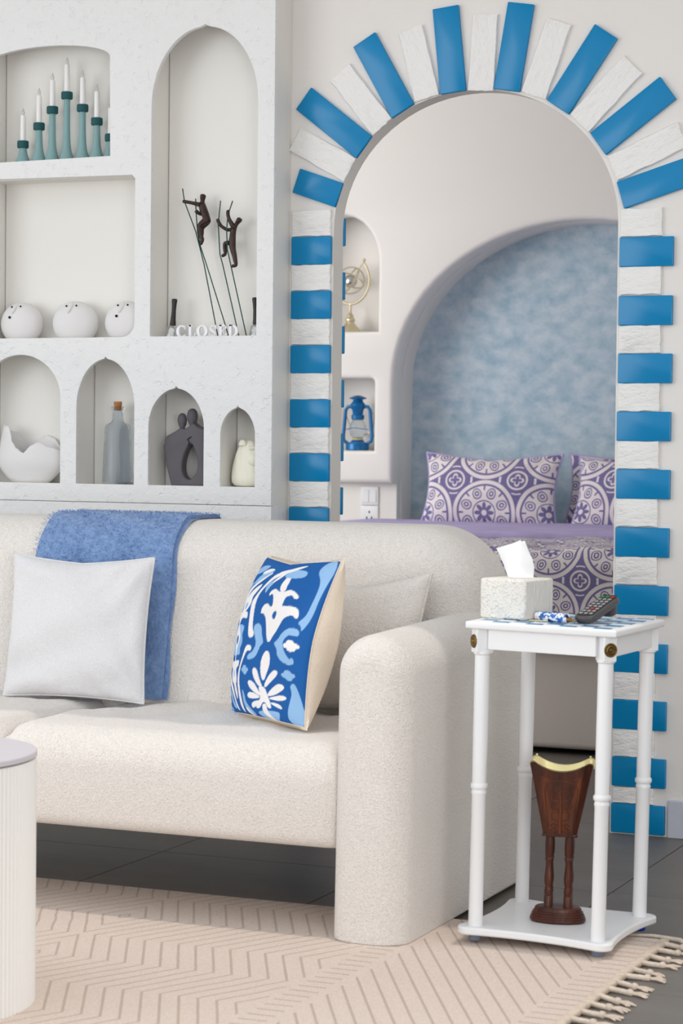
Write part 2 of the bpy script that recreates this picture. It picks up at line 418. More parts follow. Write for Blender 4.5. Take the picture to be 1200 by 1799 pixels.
# blue glazed and rough white pieces around the arch; z spacing 0.16
def rough_brick(w, h, seed):
    r = random.Random(seed); pts = []
    for (xa, za), (xb, zb) in (((-w/2, 0), (w/2, 0)), ((w/2, 0), (w/2, h)), ((w/2, h), (-w/2, h)), ((-w/2, h), (-w/2, 0))):
        n = 6
        for i in range(n):
            t = i/n; pts.append((xa+(xb-xa)*t + r.uniform(-.0016, .0016), za+(zb-za)*t + r.uniform(-.0016, .0016)))
    n = len(pts); cx = sum(p[0] for p in pts)/n; cz = sum(p[1] for p in pts)/n
    inner = [(cx+(x-cx)*0.955, cz+(z-cz)*0.955) for x, z in pts]
    V = [(x, 0, z) for x, z in pts] + [(x, -.008-r.uniform(0, .0015), z) for x, z in pts] + [(x, -.0105, z) for x, z in inner]
    F = [tuple(range(2*n, 3*n))]
    for i in range(n):
        j = (i+1) % n; F += [(i, j, j+n, i+n), (i+n, j+n, j+2*n, i+2*n)]
    return V, F
ME = {}
ME['tl'] = make_mesh('arch_tile', slab(-.0395, .0395, 0, .247, .0025, -.013, 0, .0025, 2, 2), 'blue_tile', 30)
ME['tc'] = make_mesh('column_tile', slab(0, .154, 0, .082, .0025, -.013, 0, .0025, 2, 2), 'blue_tile', 30)
ME['tcl'] = make_mesh('column_tile_cut', slab(0, .128, 0, .082, .0025, -.013, 0, .0025, 2, 2), 'blue_tile', 30)
ARCH = [('b', -.434, 1.816, 160.8, .146), ('w', -.402, 1.889, 151.0, .20), ('b', -.356, 1.953, 142.1, .247), ('w', -.301, 2.010, 129.4, .214),
        ('b', -.236, 2.052, 120.0, .247), ('w', -.162, 2.086, 104.9, .211), ('b', -.082, 2.098, 96.1, .247), ('w', .001, 2.100, 86.7, .216),
        ('b', .080, 2.096, 80.7, .247), ('w', .160, 2.078, 70.7, .216), ('b', .232, 2.041, 55.9, .247), ('w', .295, 1.994, 45.5, .218),
        ('b', .351, 1.933, 36.5, .247), ('w', .393, 1.864, 23.4, .216), ('b', .418, 1.788, 17.1, .247)]
for i, (k, x, z, ang, L) in enumerate(ARCH):
    if k == 'b':
        me = ME['tl'] if L > .2 else make_mesh('arch_tile_cut', slab(-.037, .037, 0, L, .0025, -.013, 0, .0025, 2, 2), 'blue_tile', 30)
        link('blue_tile', me, wall, (x, 0, z), (0, math.radians(90-ang), 0))
    else:
        link('white_brick', make_mesh('white_brick', rough_brick(.076, L, 50+i), 'brick_scratch', 40), wall, (x, 0, z), (0, math.radians(90-ang), 0))
WB = [make_mesh('white_brick', rough_brick(.118, .0775, 100+i), 'white_brick', 40) for i in range(4)]
WBL = [make_mesh('white_brick', rough_brick(.123, .0765, 120+i), 'white_brick', 40) for i in range(4)]
for k in range(11):                                    # left leg of the arch
    zt = 1.697 - .16*k
    z = max(zt-.082, 0.0)
    if zt > .05: link('blue_tile', ME['tcl'], wall, (-.5855, 0, z))
    link('white_brick', WBL[k % 4], wall, (-.5225, 0, min(zt+.0015, 9)), None)
tops = [1.671, 1.508, 1.347, 1.186, 1.025, .863, .701, .539, .379, .218, .087]
link('white_brick', WB[0], wall, (.479, 0, 1.673))
for k, zt in enumerate(tops):                          # right leg
    link('blue_tile', ME['tc'], wall, (.418+random.uniform(-.001, .001), 0, max(zt-.082, 0.0015)))
    if k < 9: link('white_brick', WB[(k+1) % 4], wall, (.479, 0, zt-.161+.0015))
link('white_brick', make_mesh('white_brick', rough_brick(.118, .045, 140), 'white_brick', 40), wall, (.479, 0, .089))
for k in range(11):                                    # the bedroom face of the left leg
    o = link('blue_tile', ME['tcl'], wall, (-.449, .07, max(1.757-.16*k-.082, 0)), (0, 0, math.pi))
tag(obj('baseboard_back', box(.580, 3.6, -.014, 0, 0, .105), 'baseboard', bevel=.003), 'low pale lilac grey skirting board right of the arch', kind='structure')

tag(obj('light_block_right', box(3.6, 3.7, -8.0, 0.07, 0, 2.95), 'wall_paint'), 'unseen white wall added right of the seating area to cut side light', kind='structure')  # out of view, added to dim sky light on right-facing surfaces
# floor: grout bed with large tiles laid in a grid
floor = tag(obj('floor', box(-5.0, 4.5, -8.0, 4.0, -.06, -.004), 'grout'), 'dark grey floor of large rectangular tiles with thin joints', kind='structure')
FT = make_mesh('floor_tile', slab(.0016, .6144, .0016, .9284, .001, 0, .004, .0008, 1, 1), 'floor_tile')
co = np.empty(len(FT.vertices)*3); FT.vertices.foreach_get('co', co); co = co.reshape(-1, 3); FT.vertices.foreach_set('co', np.c_[co[:, 0], co[:, 2], -co[:, 1]].ravel()); FT.update()
for i in range(-4, 4):
    for j in range(-3, 5):
        link('floor_tile', FT, floor, (-.585+.616*i, -.81+.93*j, 0))
tag(obj('ceiling', box(-5.0, 4.5, -1.30, 4.0, 2.95, 3.05), 'wall_paint'), 'unseen white ceiling over the shelf wall and the bedroom, added to block the sun', kind='structure')  # out of view, added; front edge set to keep sun off the shelf wall

# bedroom wall with blue alcove and two niches
blue_in = [(-1.557, 0)]
def alcove(x0, cx, a, zs, b, zbot):
    pts = [(cx-a, zbot)]
    for i in range(33):
        t = math.pi*i/32; pts.append((cx-a*math.cos(t), zs+b*math.sin(t)))
    return pts + [(cx+a, zbot)]
gl = arch_pts(-1.995, -1.633, 1.588, 1.90, 2.115)
ln_ = [(-2.0, 1.05), (-1.648, 1.05)] + [(-1.668+.02*math.cos(t), 1.357+.02*math.sin(t)) for t in [math.pi/2*i/5 for i in range(6)]] + [(-1.98+.02*math.cos(t), 1.357+.02*math.sin(t)) for t in [math.pi/2+math.pi/2*i/5 for i in range(6)]]
al = alcove(0, -.685, .872, 1.36, .705, 0)
up = [(-4.2, .905)] + [(-1.557, .905)] + al[1:-1] + [(.187, .905), (3.4, .905), (3.4, 2.95), (-4.2, 2.95)]
wb = tag(holed('wall_bedroom', up, [gl, ln_], 3.27, 3.40, 'bedroom_paint', bev=.022, smooth=50), 'white bedroom wall with a wide arched alcove and two small niches', kind='structure')
obj('lower_wall', merge(box(-4.2, -1.561, 3.345, 3.52, 0, .91), box(.191, 3.4, 3.345, 3.52, 0, .91)), 'bedroom_paint', wb)
obj('niche_lining', merge(box(-4.2, -1.62, 3.455, 3.52, .9, 2.95), box(-1.63, -1.56, 3.385, 3.52, .9, 1.5)), 'bedroom_paint', wb)
al2 = alcove(0, -.685, .872, 1.36, .705, 0)
holed('alcove_soffit', [(-1.62, 0)] + al2 + [(.30, 0), (.30, 2.2), (-1.62, 2.2)], [], 3.395, 3.525, 'bedroom_paint', wb, smooth=50)
tag(obj('wall_alcove', box(-4.2, 3.4, 3.52, 3.6, 0, 2.95), 'blue_plaster'), 'mottled grey blue plaster back of the arched bed alcove', kind='structure')
# ------------------------------------------------------------------ built-in shelf
YB = -.0008
sh = thing('built_in_shelf', 'white plastered built-in shelf wall with arched niches left of the doorway', 'shelf', (-1.5, -.06, 0))
def S(vf): return [(x+1.5, y+.06, z) for x, y, z in vf[0]], vf[1]
tall = arch_pts(-.998, -.6475, 1.402, 2.085, 2.321, 2.0, .007)
ul = [(-1.57, 1.940), (-1.138, 1.946), (-1.141, 2.245)] + [(-1.354+.213*math.cos(t), 2.245+.042*math.sin(t)) for t in [math.pi*i/14 for i in range(1, 14)]] + [(-1.57, 2.245)]
ml = [(-1.57, 1.400)] + [(-1.095+.044*math.cos(t), 1.446+.045*math.sin(t)) for t in [-math.pi/2+math.pi/2*i/6 for i in range(7)]] + [(-1.052, 1.875), (-1.062, 1.886), (-1.57, 1.889)]
na = arch_pts(-1.588, -1.304, .957, 1.215, 1.349, 2.0)
nb = arch_pts(-1.248, -1.049, .957, 1.19, 1.343, 1.95, .008)
nc = arch_pts(-1.001, -.816, .957, 1.13, 1.254, 1.95, .008)
nd = arch_pts(-.761, -.648, .957, 1.11, 1.197, 1.85, .008)
fp = holed('front_panel', [(-3.2, .903), (-.594, .903), (-.594, 2.95), (-3.2, 2.95)], [tall, ul, ml, na, nb, nc, nd], -.12, -.102, 'shelf_plaster', bev=.0015, smooth=30)
fp.parent = sh; fp.location = (1.5, .06, 0)
obj('plinth', S(box(-3.2, -.594, -.1185, YB, .0, .9015)), 'shelf_plaster', sh)
D = [(-3.2, -1.588, .9, 2.94), (-1.304, -1.249, .95, 1.37), (-1.049, -1.0015, .95, 1.37), (-.816, -.7615, .95, 1.37), (-.6475, -.5945, .9, 2.94), (-1.052, -.9985, 1.37, 2.94), (-1.588, -1.5705, 1.37, 2.94)]
for x0, x1, z0, z1 in D: obj('divider', S(box(x0, x1, -.102, YB, z0, z1)), 'niche_board', sh)
for x0, x1, z0, z1 in ((-1.588, -.6475, .9015, .953), (-1.588, -.6475, 1.362, 1.396), (-1.57, -1.052, 1.886, 1.9385), (-1.57, -1.052, 2.36, 2.40), (-.9985, -.6475, 2.40, 2.44)):
    obj('shelf_board', S(box(x0, x1, -.102, YB, z0, z1)), 'niche_board', sh)
for x0, x1, z0, z1 in ((-1.588, -1.304, .953, 1.362), (-1.249, -1.049, .953, 1.362), (-1.0015, -.816, .953, 1.362), (-.7615, -.6475, .953, 1.362), (-1.5705, -1.052, 1.396, 1.886), (-1.5705, -1.052, 1.9385, 2.36), (-.9985, -.6475, 1.396, 2.40)):
    obj('back_board', S(box(x0+.0032, x1, -.0085, YB, z0, z1)), 'niche_board', sh)

# candlesticks with electric candles
CS = [(-1.480, 2.013, 2.092), (-1.423, 2.066, 2.150), (-1.376, 2.114, 2.195), (-1.325, 2.156, 2.240), (-1.270, 2.115, 2.197), (-1.220, 2.072, 2.152), (-1.172, 2.021, 2.100)]
CL = ['shortest teal candlestick at the left end of the candle row', 'second teal candlestick from the left of the candle row', 'third teal candlestick from the left, just left of the tallest',
      'tallest teal candlestick in the middle of the row', 'teal candlestick just right of the tallest one', 'sixth teal candlestick, last one fully visible in the row', 'teal candlestick half hidden behind the niche edge']
for (x, zc, zw), lab in zip(CS, CL):
    z0 = 1.9385; c = thing('candlestick', lab, 'candlestick', (x, -.055, z0), 0, 'teal candlesticks in the upper niche')
    h = zc-.022-z0
    prof = [(.0245, 0), (.0245, .006), (.0215, .016)] + [(.0098+.0117*math.exp(-t*h/.028), .016+t*(h-.016)) for t in [i/10 for i in range(1, 11)]]
    obj('stem', lathe(prof, 24), 'teal_matte', c, 60)
    obj('collar', lathe([(.012, h-.001), (.0165, h), (.0178, h+.003), (.0178, h+.019), (.0165, h+.022), (.010, h+.022)], 24), 'teal_dark', c, 40)
    w = zw-z0
    obj('candle', lathe([(.0088, h+.02), (.0082, w-.004), (.0070, w), (.004, w+.0005)], 16), 'wax', c, 50)
    obj('flame_bulb', lathe([(.0035, w), (.0052, w+.006), (.0048, w+.011), (.0025, w+.018), (.0008, w+.023)], 12), 'bulb', c, 60)

# round vases with a face
def face_vase(x, r, rot, label, mouth, eyes=True):
    c = thing('face_vase', label, 'vase', (x, -.052, 1.396), rot, 'round white face vases')
    prof = [(.030, 0), (.040, .004)] + [(r*math.cos(t)*1.0, .052+.9*r*math.sin(t)) for t in [math.radians(-50+i*10) for i in range(14)]] + [(.010, .052+.9*r*.995)]
    prof = [(p, max(z, 0)) for p, z in prof]
    body = obj('body', lathe(prof, 32, 1.0, .62), 'ceramic_white', c, 80)
    def on(xx, zz):
        q = max(0.02, 1-(xx/r)**2-((zz-.052)/(.9*r))**2); return -.62*r*math.sqrt(q)
    nose = [(.0025, on(.002, .112)+.002, .112), (.000, on(0, .100)-.0005, .100), (-.004, on(-.004, .088)-.002, .088), (-.006, on(-.006, .080)+.001, .080)]
    obj('nose', tube(nose, [.003, .005, .0055, .003], 8), 'ceramic_white', body, 80)
    for sx, zz in ((-.017, .103), (.016, .104)):
        obj('eye_hole', xf(lathe([(.0005, 0), (.003, .0), (.003, .002), (.0005, .002)], 10), Matrix.Translation((sx, on(sx, zz)-.0008, zz)) @ Matrix.Rotation(math.radians(70), 4, 'X')), 'hole', body)
    if mouth:
        obj('mouth_hole', xf(lathe([(.0005, 0), (.0042, .0), (.0042, .002), (.0005, .002)], 12), Matrix.Translation((-.013, on(-.013, .070)-.0012, .070)) @ Matrix.Rotation(math.radians(85), 4, 'X')), 'hole', body)
face_vase(-1.482, .074, -6, 'round white face vase with a dark mouth, leftmost on the shelf', True)
face_vase(-1.291, .075, 4, 'round white face vase without a mouth, middle of three', False)
face_vase(-1.112, .073, 0, 'round white face vase cut off by the rounded niche corner', True)

# climbing figures on rods
def figure(c, joints, edges, rad, name='body'):
    me = bpy.data.meshes.new(name); me.from_pydata(joints, edges, []); me.update(); me.materials.append(MATS['bronze'])
    o = link(name, me, c)
    sk = o.modifiers.new('skin', 'SKIN'); sk.use_smooth_shade = True
    for v, r in zip(me.skin_vertices[0].data, rad): v.radius = (r*1.6+.0005, r*1.45+.0005)
    me.skin_vertices[0].data[0].use_root = True
    s = o.modifiers.new('sub', 'SUBSURF'); s.levels = s.render_levels = 2
    return o
YF = -.05
def rods(c, ox, pls):
    for pl in pls: obj('rod', tube([(x-ox, y-YF, z-1.396) for x, y, z in pl], .0019, 6), 'teal_rod', c, 80)
c1 = thing('climber_figurine', 'dark bronze climbing figure hanging by straight arms on two leaning rods, left', 'figurine', (-.80, YF, 1.396), 0, 'bronze climbers in the tall niche')
P = lambda x, z, y=0.0: (x+.80, y, z-1.396)
J = [P(-.846, 1.757), P(-.852, 1.772), P(-.857, 1.788), P(-.861, 1.800), P(-.861, 1.808), P(-.859, 1.823, -.001), P(-.858, 1.830),
     P(-.868, 1.797, -.008), P(-.886, 1.802, -.016), P(-.912, 1.807, -.018), P(-.918, 1.808, -.016),
     P(-.866, 1.788, .006), P(-.868, 1.768, .010), P(-.881, 1.777, .002), P(-.884, 1.782, 0),
     P(-.842, 1.752, -.006), P(-.866, 1.735, -.010), P(-.862, 1.705, -.008), P(-.856, 1.692, -.008), P(-.862, 1.676, -.010),
     P(-.846, 1.748, .006), P(-.868, 1.730, .008), P(-.866, 1.706, .008), P(-.873, 1.702, .006)]
Ed = [(0, 1), (1, 2), (2, 3), (3, 4), (4, 5), (5, 6), (2, 7), (7, 8), (8, 9), (9, 10), (2, 11), (11, 12), (12, 13), (13, 14), (0, 15), (15, 16), (16, 17), (17, 18), (18, 19), (0, 20), (20, 21), (21, 22), (22, 23)]
Rd = [.0085, .0075, .0085, .006, .0035, .0072, .0045, .005, .0036, .0034, .0042, .005, .0036, .0034, .0042, .0075, .0055, .0042, .0042, .0028, .007, .0052, .004, .003]
figure(c1, J, Ed, Rd)
rods(c1, -.80, [[(-.920, -.066, 1.846), (-.913, -.066, 1.807), (-.877, -.062, 1.718), (-.850, -.058, 1.619), (-.812, -.052, 1.436), (-.804, -.050, 1.3965)],
                [(-.883, -.052, 1.816), (-.881, -.052, 1.775), (-.874, -.055, 1.715), (-.863, -.058, 1.674), (-.841, -.056, 1.613), (-.781, -.050, 1.436), (-.769, -.048, 1.3965)]])
c2 = thing('climber_figurine', 'dark bronze climbing figure with raised arms and lifted knee on two rods, right', 'figurine', (-.74, YF, 1.396), 0, 'bronze climbers in the tall niche')
P = lambda x, z, y=0.0: (x+.74, y, z-1.396)
J = [P(-.758, 1.683), P(-.760, 1.699), P(-.760, 1.715), P(-.755, 1.728), P(-.747, 1.738), P(-.738, 1.749), P(-.734, 1.755),
     P(-.757, 1.731, -.006), P(-.768, 1.752, -.010), P(-.772, 1.768, -.010), P(-.770, 1.780, -.010),
     P(-.763, 1.722, .004), P(-.778, 1.720, .000), P(-.796, 1.732, -.006), P(-.806, 1.748, -.008), P(-.804, 1.754, -.008),
     P(-.758, 1.664, -.003), P(-.751, 1.640, -.003), P(-.746, 1.613, -.003), P(-.761, 1.612, -.005),
     P(-.768, 1.682, .006), P(-.789, 1.682, .006), P(-.785, 1.648, .004), P(-.797, 1.642, .000)]
Ed = [(0, 1), (1, 2), (2, 3), (3, 4), (4, 5), (5, 6), (3, 7), (7, 8), (8, 9), (9, 10), (2, 11), (11, 12), (12, 13), (13, 14), (14, 15), (0, 16), (16, 17), (17, 18), (18, 19), (0, 20), (20, 21), (21, 22), (22, 23)]
Rd = [.0072, .0065, .0068, .006, .0034, .0068, .0045, .005, .0036, .0036, .004, .0045, .0034, .0032, .0036, .004, .0058, .0046, .0036, .003, .0055, .0048, .0036, .003]
figure(c2, J, Ed, Rd)
rods(c2, -.74, [[(-.798, -.056, 1.807), (-.804, -.058, 1.738), (-.800, -.053, 1.648), (-.792, -.050, 1.618), (-.745, -.048, 1.434), (-.735, -.048, 1.3965)],
                [(-.756, -.060, 1.805), (-.772, -.060, 1.762), (-.776, -.058, 1.716), (-.774, -.056, 1.661), (-.762, -.055, 1.612), (-.713, -.050, 1.410), (-.710, -.050, 1.3965)]])

# hand bells
def bell(x, lean, label):
    c = thing('hand_bell', label, 'bell', (x, -.066, 1.396), 0, 'hand bells in the tall niche')
    R_ = Matrix.Rotation(math.radians(lean), 4, 'Y')
    obj('bell_body', xf(lathe([(.024, 0), (.0245, .004), (.021, .012), (.018, .026), (.015, .038), (.006, .043)], 24), R_), 'silver', c, 60)
    obj('handle', xf(lathe([(.0085, .040), (.0095, .044), (.0078, .060), (.0066, .085), (.0074, .105), (.0088, .116), (.0070, .121), (.001, .122)], 16), R_), 'ebony', c, 60)
bell(-.952, 4, 'silver hand bell with black handle at the left of the letters')
bell(-.671, -3, 'silver hand bell half hidden by the right niche edge')

# CLOSED, free-standing serif letters on one strip
sg = thing('word_sign', 'small white cut-out letters spelling CLOSED in the tall niche', 'sign', (-.923, -.090, 1.396))
obj('strip', box(-.004, .206, -.004, .006, 0, .004), 'sign_white', sg)
def ringpts(cx, cz, ax, bz, ix, a0, a1, n=20, t=1.0):
    """crescent ring sector: outer ellipse ax,bz and narrower inner ellipse ix"""
    V = []; F = []; 
    for k in range(n+1):
        a = math.radians(a0+(a1-a0)*k/n); V += [(cx+ax*math.cos(a), cz+bz*math.sin(a)), (cx+ix*math.cos(a), cz+(bz-.0038)*math.sin(a))]
    vv = [(x, -.004, z) for x, z in V] + [(x, .004, z) for x, z in V]; m = len(V)
    for k in range(n):
        a, b, c_, d = 2*k, 2*k+1, 2*k+3, 2*k+2
        F += [(a, b, c_, d), (a+m, d+m, c_+m, b+m), (a, d, d+m, a+m), (b, b+m, c_+m, c_)]
    if abs(a1-a0) < 359: F += [(0, m, m+1, 1), (m-2, m-1, 2*m-1, 2*m-2)]
    return vv, F
zb, zt = .0035, .040; H = zt-zb; zc = (zb+zt)/2
def R(x0, x1, z0, z1): return box(x0, x1, -.004, .004, z0, z1)
letters = {
 'C': [ringpts(.017, zc, .0175, H/2, .0085, 50, 310), R(.0265, .0295, zb+H*.66, zt-.001), R(.0265, .0295, zb+.001, zb+.009)],
 'L': [R(.0415, .0495, zb, zt), R(.038, .053, zb, zb+.004), R(.038, .053, zt-.004, zt), R(.050, .064, zb, zb+.0045), R(.0605, .064, zb, zb+.013)],
 'O': [ringpts(.0855, zc, .0185, H/2, .0095, 0, 360, 28)],
 'S': [tube([(.131, 0, zt-.010), (.124, 0, zt-.002), (.115, 0, zt-.005), (.113, 0, zt-.011), (.119, 0, zc+.001), (.127, 0, zc-.006), (.129, 0, zb+.009), (.122, 0, zb+.002), (.111, 0, zb+.008)], [.0022, .0026, .0036, .0044, .0050, .0044, .0036, .0026, .0022], 8), R(.1295, .132, zt-.012, zt), R(.1095, .112, zb, zb+.012)],
 'E': [R(.1425, .1505, zb, zt), R(.139, .153, zb, zb+.004), R(.139, .165, zt-.0042, zt), R(.150, .166, zb, zb+.0045), R(.162, .1655, zt-.011, zt), R(.163, .1665, zb, zb+.012), R(.150, .1585, zc-.0018, zc+.0018), R(.1565, .159, zc-.0055, zc+.0055)],
 'D': [R(.1745, .1825, zb, zt), R(.171, .186, zb, zb+.004), R(.171, .186, zt-.004, zt), ringpts(.183, zc, .0205, H/2, .0125, -90, 90)]}
for k, ps in letters.items(): obj('letter', merge(*ps), 'sign_white', sg, 40)

# wavy white bowl
bw = thing('wavy_bowl', 'large white ceramic bowl with a wavy swan-like rim', 'bowl', (-1.445, -.054, .953))
def rimz(a):
    x = math.cos(a); back = math.sin(a) > 0
    pts = [(-1.2, .185), (-.75, .178), (-.62, .165), (-.45, .128), (-.25, .108), (-.02, .094), (.22, .118), (.42, .128), (.75, .112), (1.2, .095)]
    if back: pts = [(-1.2, .178), (-.7, .160), (-.4, .130), (0, .138), (.3, .152), (.6, .142), (.8, .118), (1.2, .095)]
    for (xa, za), (xb, zb_) in zip(pts, pts[1:]):
        if xa <= x <= xb:
            t = (x-xa)/(xb-xa); t = t*t*(3-2*t); return za+(zb_-za)*t
    return .1
V = []; F = []; n = 64; rows = 9
for side in (0, 1):
    for k in range(rows+1):
        t = k/rows
        for i in range(n):
            a = 2*math.pi*i/n; top = rimz(a); z = .002+(top-.002)*t if side == 0 else .008+(top-.008)*(1-t)
            rr = .060+.058*math.sin(min(1, z/.075)*math.pi/2)-.020*max(0, z-.075)/.1
            if side: rr -= .006
            V.append((rr*math.cos(a)*1.0, rr*math.sin(a)*.40, z))
R_ = 2*(rows+1)
for k in range(R_-1):
    for i in range(n): j = (i+1) % n; F.append((k*n+i, k*n+j, (k+1)*n+j, (k+1)*n+i))
F.append(tuple(range(n))); F.append(tuple((R_-1)*n+i for i in range(n)))
obj('bowl_shell', (V, F), 'ceramic_white', bw, 80)

# corked bottle
bt = thing('glass_bottle', 'clear grey glass bottle with a cork in the second lower niche', 'bottle', (-1.140, -.055, .953))
g = obj('glass', merge(lathe([(.046, 0), (.047, .005), (.0395, .175), (.036, .184), (.020, .192), (.0172, .200), (.0172, .230), (.0215, .232), (.0215, .238), (.017, .240), (.0125, .238), (.0125, .200), (.030, .182), (.035, .172), (.042, .010), (.001, .008)], 32)), 'bottle_glass', bt, 50)
obj('cork', lathe([(.0105, .228), (.0120, .240), (.0125, .253), (.0115, .255)], 16), 'cork', bt, 40)

# couple sculpture
cp = thing('couple_sculpture', 'dark grey abstract sculpture of two embracing figures with an oval hole', 'sculpture', (-.89, -.055, .953))
def sm(pts, it=2):
    for _ in range(it):
        q = []
        for (a, b), (c_, d) in zip(pts, pts[1:]+pts[:1]): q += [(.75*a+.25*c_, .75*b+.25*d), (.25*a+.75*c_, .25*b+.75*d)]
        pts = q
    return pts
out = [(-.948, .953), (-.965, 1.012), (-.975, 1.075), (-.966, 1.104), (-.935, 1.120), (-.920, 1.130), (-.905, 1.127), (-.893, 1.133), (-.878, 1.146), (-.861, 1.134), (-.835, 1.127), (-.812, 1.108), (-.809, 1.05), (-.822, .995), (-.836, .953)]
hole = sm([(-.883, 1.088), (-.905, 1.052), (-.913, 1.012), (-.907, .985), (-.892, .974), (-.874, .980), (-.862, 1.004), (-.861, 1.032), (-.870, 1.064)])
sh2 = [(x+.89, z-.953) for x, z in out]
body = holed('bodies', [sh2[0]]+sm(sh2[1:-1], 0)+[sh2[-1]], [[(x+.89, z-.953) for x, z in hole]], -.018, .018, 'stoneware', cp, bev=.007, smooth=60)
obj('head', lathe([(.004, 0), (.0075, .006), (.0075, .010), (.013, .022), (.0150, .036), (.012, .048), (.006, .054), (.001, .055)], 20, 1, .9, (-.030, 0, .166)), 'stoneware', cp, 80)
obj('head', lathe([(.005, 0), (.0085, .006), (.0085, .012), (.015, .026), (.0172, .042), (.014, .055), (.007, .062), (.001, .063)], 20, 1, .9, (.004, 0, .172)), 'stoneware', cp, 80)
obj('shoulder_crease', tube([(.010, -.0195, .150), (-.002, -.0198, .142), (.004, -.0195, .132), (.000, -.019, .122)], .0014, 6), 'hole', cp, 80)

# lion head bust
lb = thing('lion_bust', 'cream lion head sculpture half hidden in the smallest niche', 'sculpture', (-.695, -.055, .953))
mp_ = lathe([(.058, 0), (.0565, .03), (.053, .065), (.046, .098), (.036, .122), (.022, .138), (.006, .143)], 48, 1.0, .66)
mp_ = ([(x*(1+.05*math.sin(9*math.atan2(y, x)+z*60)+.03*math.sin(17*math.atan2(y, x)-z*90)), y*(1+.05*math.sin(9*math.atan2(y, x)+z*60)), z) for x, y, z in mp_[0]], mp_[1])
obj('mane', mp_, 'ceramic_cream', lb, 80, subsurf=1)
obj('muzzle', xf(lathe([(.024, 0), (.026, .012), (.022, .026), (.012, .034), (.002, .036)], 20), Matrix.Translation((.012, -.012, .080)) @ Matrix.Rotation(math.radians(80), 4, 'Y')), 'ceramic_cream', lb, 80)
for dx, dy in ((-.014, -.020), (-.012, .022)):
    obj('ear', lathe([(.013, 0), (.012, .008), (.007, .015), (.001, .017)], 14, 1, .6, (dx, dy, .126)), 'ceramic_cream', lb, 80)
obj('brow', tube([(.010, -.026, .118), (.024, -.022, .120), (.036, -.014, .112)], [.005, .007, .005], 8), 'ceramic_cream', lb, 80)
# ------------------------------------------------------------------ sofa
sf = thing('sofa', 'long cream boucle sofa with rounded arm and low back', 'sofa', (-.8, -1.15, 0))
SO = (-.8, -1.15, 0)
def loc(vf, o): return [(x-o[0], y-o[1], z-o[2]) for x, y, z in vf[0]], vf[1]
def shear_y(vf, k, z0): return [(x, y+k*(z-z0), z) for x, y, z in vf[0]], vf[1]
bk = slab(-1.98, .372, .16, .888, (.05, .05, .20, .20), -1.045, -.735, .105, 14, 10)
bk = ([(x, y+.13*(max(z, .30)-.40), z) for x, y, z in bk[0]], bk[1])
obj('backrest', loc(bk, SO), 'boucle', sf, 80)
def arm(x0, x1, rl, rr):
    a = slab(x0, x1, -.05, .676, (.07, .07, rr, rl), -1.635, -.72, .058, 12, 8)
    v = [(x, y + (0.02*(z/.67) if y < -1.2 else 0), max(z, .012) + .018*max(0, (y+1.6))*z/.67) for x, y, z in a[0]]
    return v, a[1]
obj('armrest', loc(arm(.243, .418, .085, .085), SO), 'boucle', sf, 80)
obj('armrest', loc(arm(-2.04, -1.865, .085, .085), SO), 'boucle', sf, 80)
def seat(x0, x1):
    V = []; F = []; nx, ns = 40, 40
    prof = []                                   # (y, z) from back along the top, over the front, under
    prof += [(-.92+ -.60*i/16, .430) for i in range(17)]
    for i in range(1, 11):
        t = math.pi/2*i/10; prof.append((-1.52-.085*math.sin(t), .345+.085*math.cos(t)))
    prof += [(-1.605, .30), (-1.602, .26), (-1.598, .235)]
    for i in range(1, 7):
        t = math.pi/2*i/6; prof.append((-1.558-.04*math.cos(t), .235-.036*math.sin(t)))
    prof += [(-1.2, .199), (-.92, .199)]
    m = len(prof)
    for i in range(nx+1):
        u = i/nx; x = x0+(x1-x0)*u
        e = min(u, 1-u)*(x1-x0); sag = .030*max(0, 1-e/.045)**2
        for k, (y, z) in enumerate(prof):
            zz = z; yy = y
            if z > .30: zz -= sag*(1 if y > -1.57 else .4)
            if y < -1.51: yy += sag*.6
            if z > .40:
                zz += .008*math.sin((x*7+y*9))*math.exp(-((y+1.1)/.22)**2) + .006*math.sin(x*23-y*16)*math.exp(-((y+1.15)/.18)**2) + .0022*math.sin(x*48+y*30)*math.exp(-((y+1.2)/.15)**2)
            V.append((x, yy, zz))
    for i in range(nx):
        for k in range(m-1): F.append((i*m+k, (i+1)*m+k, (i+1)*m+k+1, i*m+k+1))
        F.append((i*m, i*m+m-1, (i+1)*m+m-1, (i+1)*m))
    F.append(tuple(range(m))); F.append(tuple(nx*m+k for k in range(m))[::-1])
    return V, F
obj('seat_cushion', loc(seat(-.612, .250), SO), 'boucle', sf, 60)
obj('seat_cushion', loc(seat(-1.87, -.616), SO), 'boucle', sf, 60)

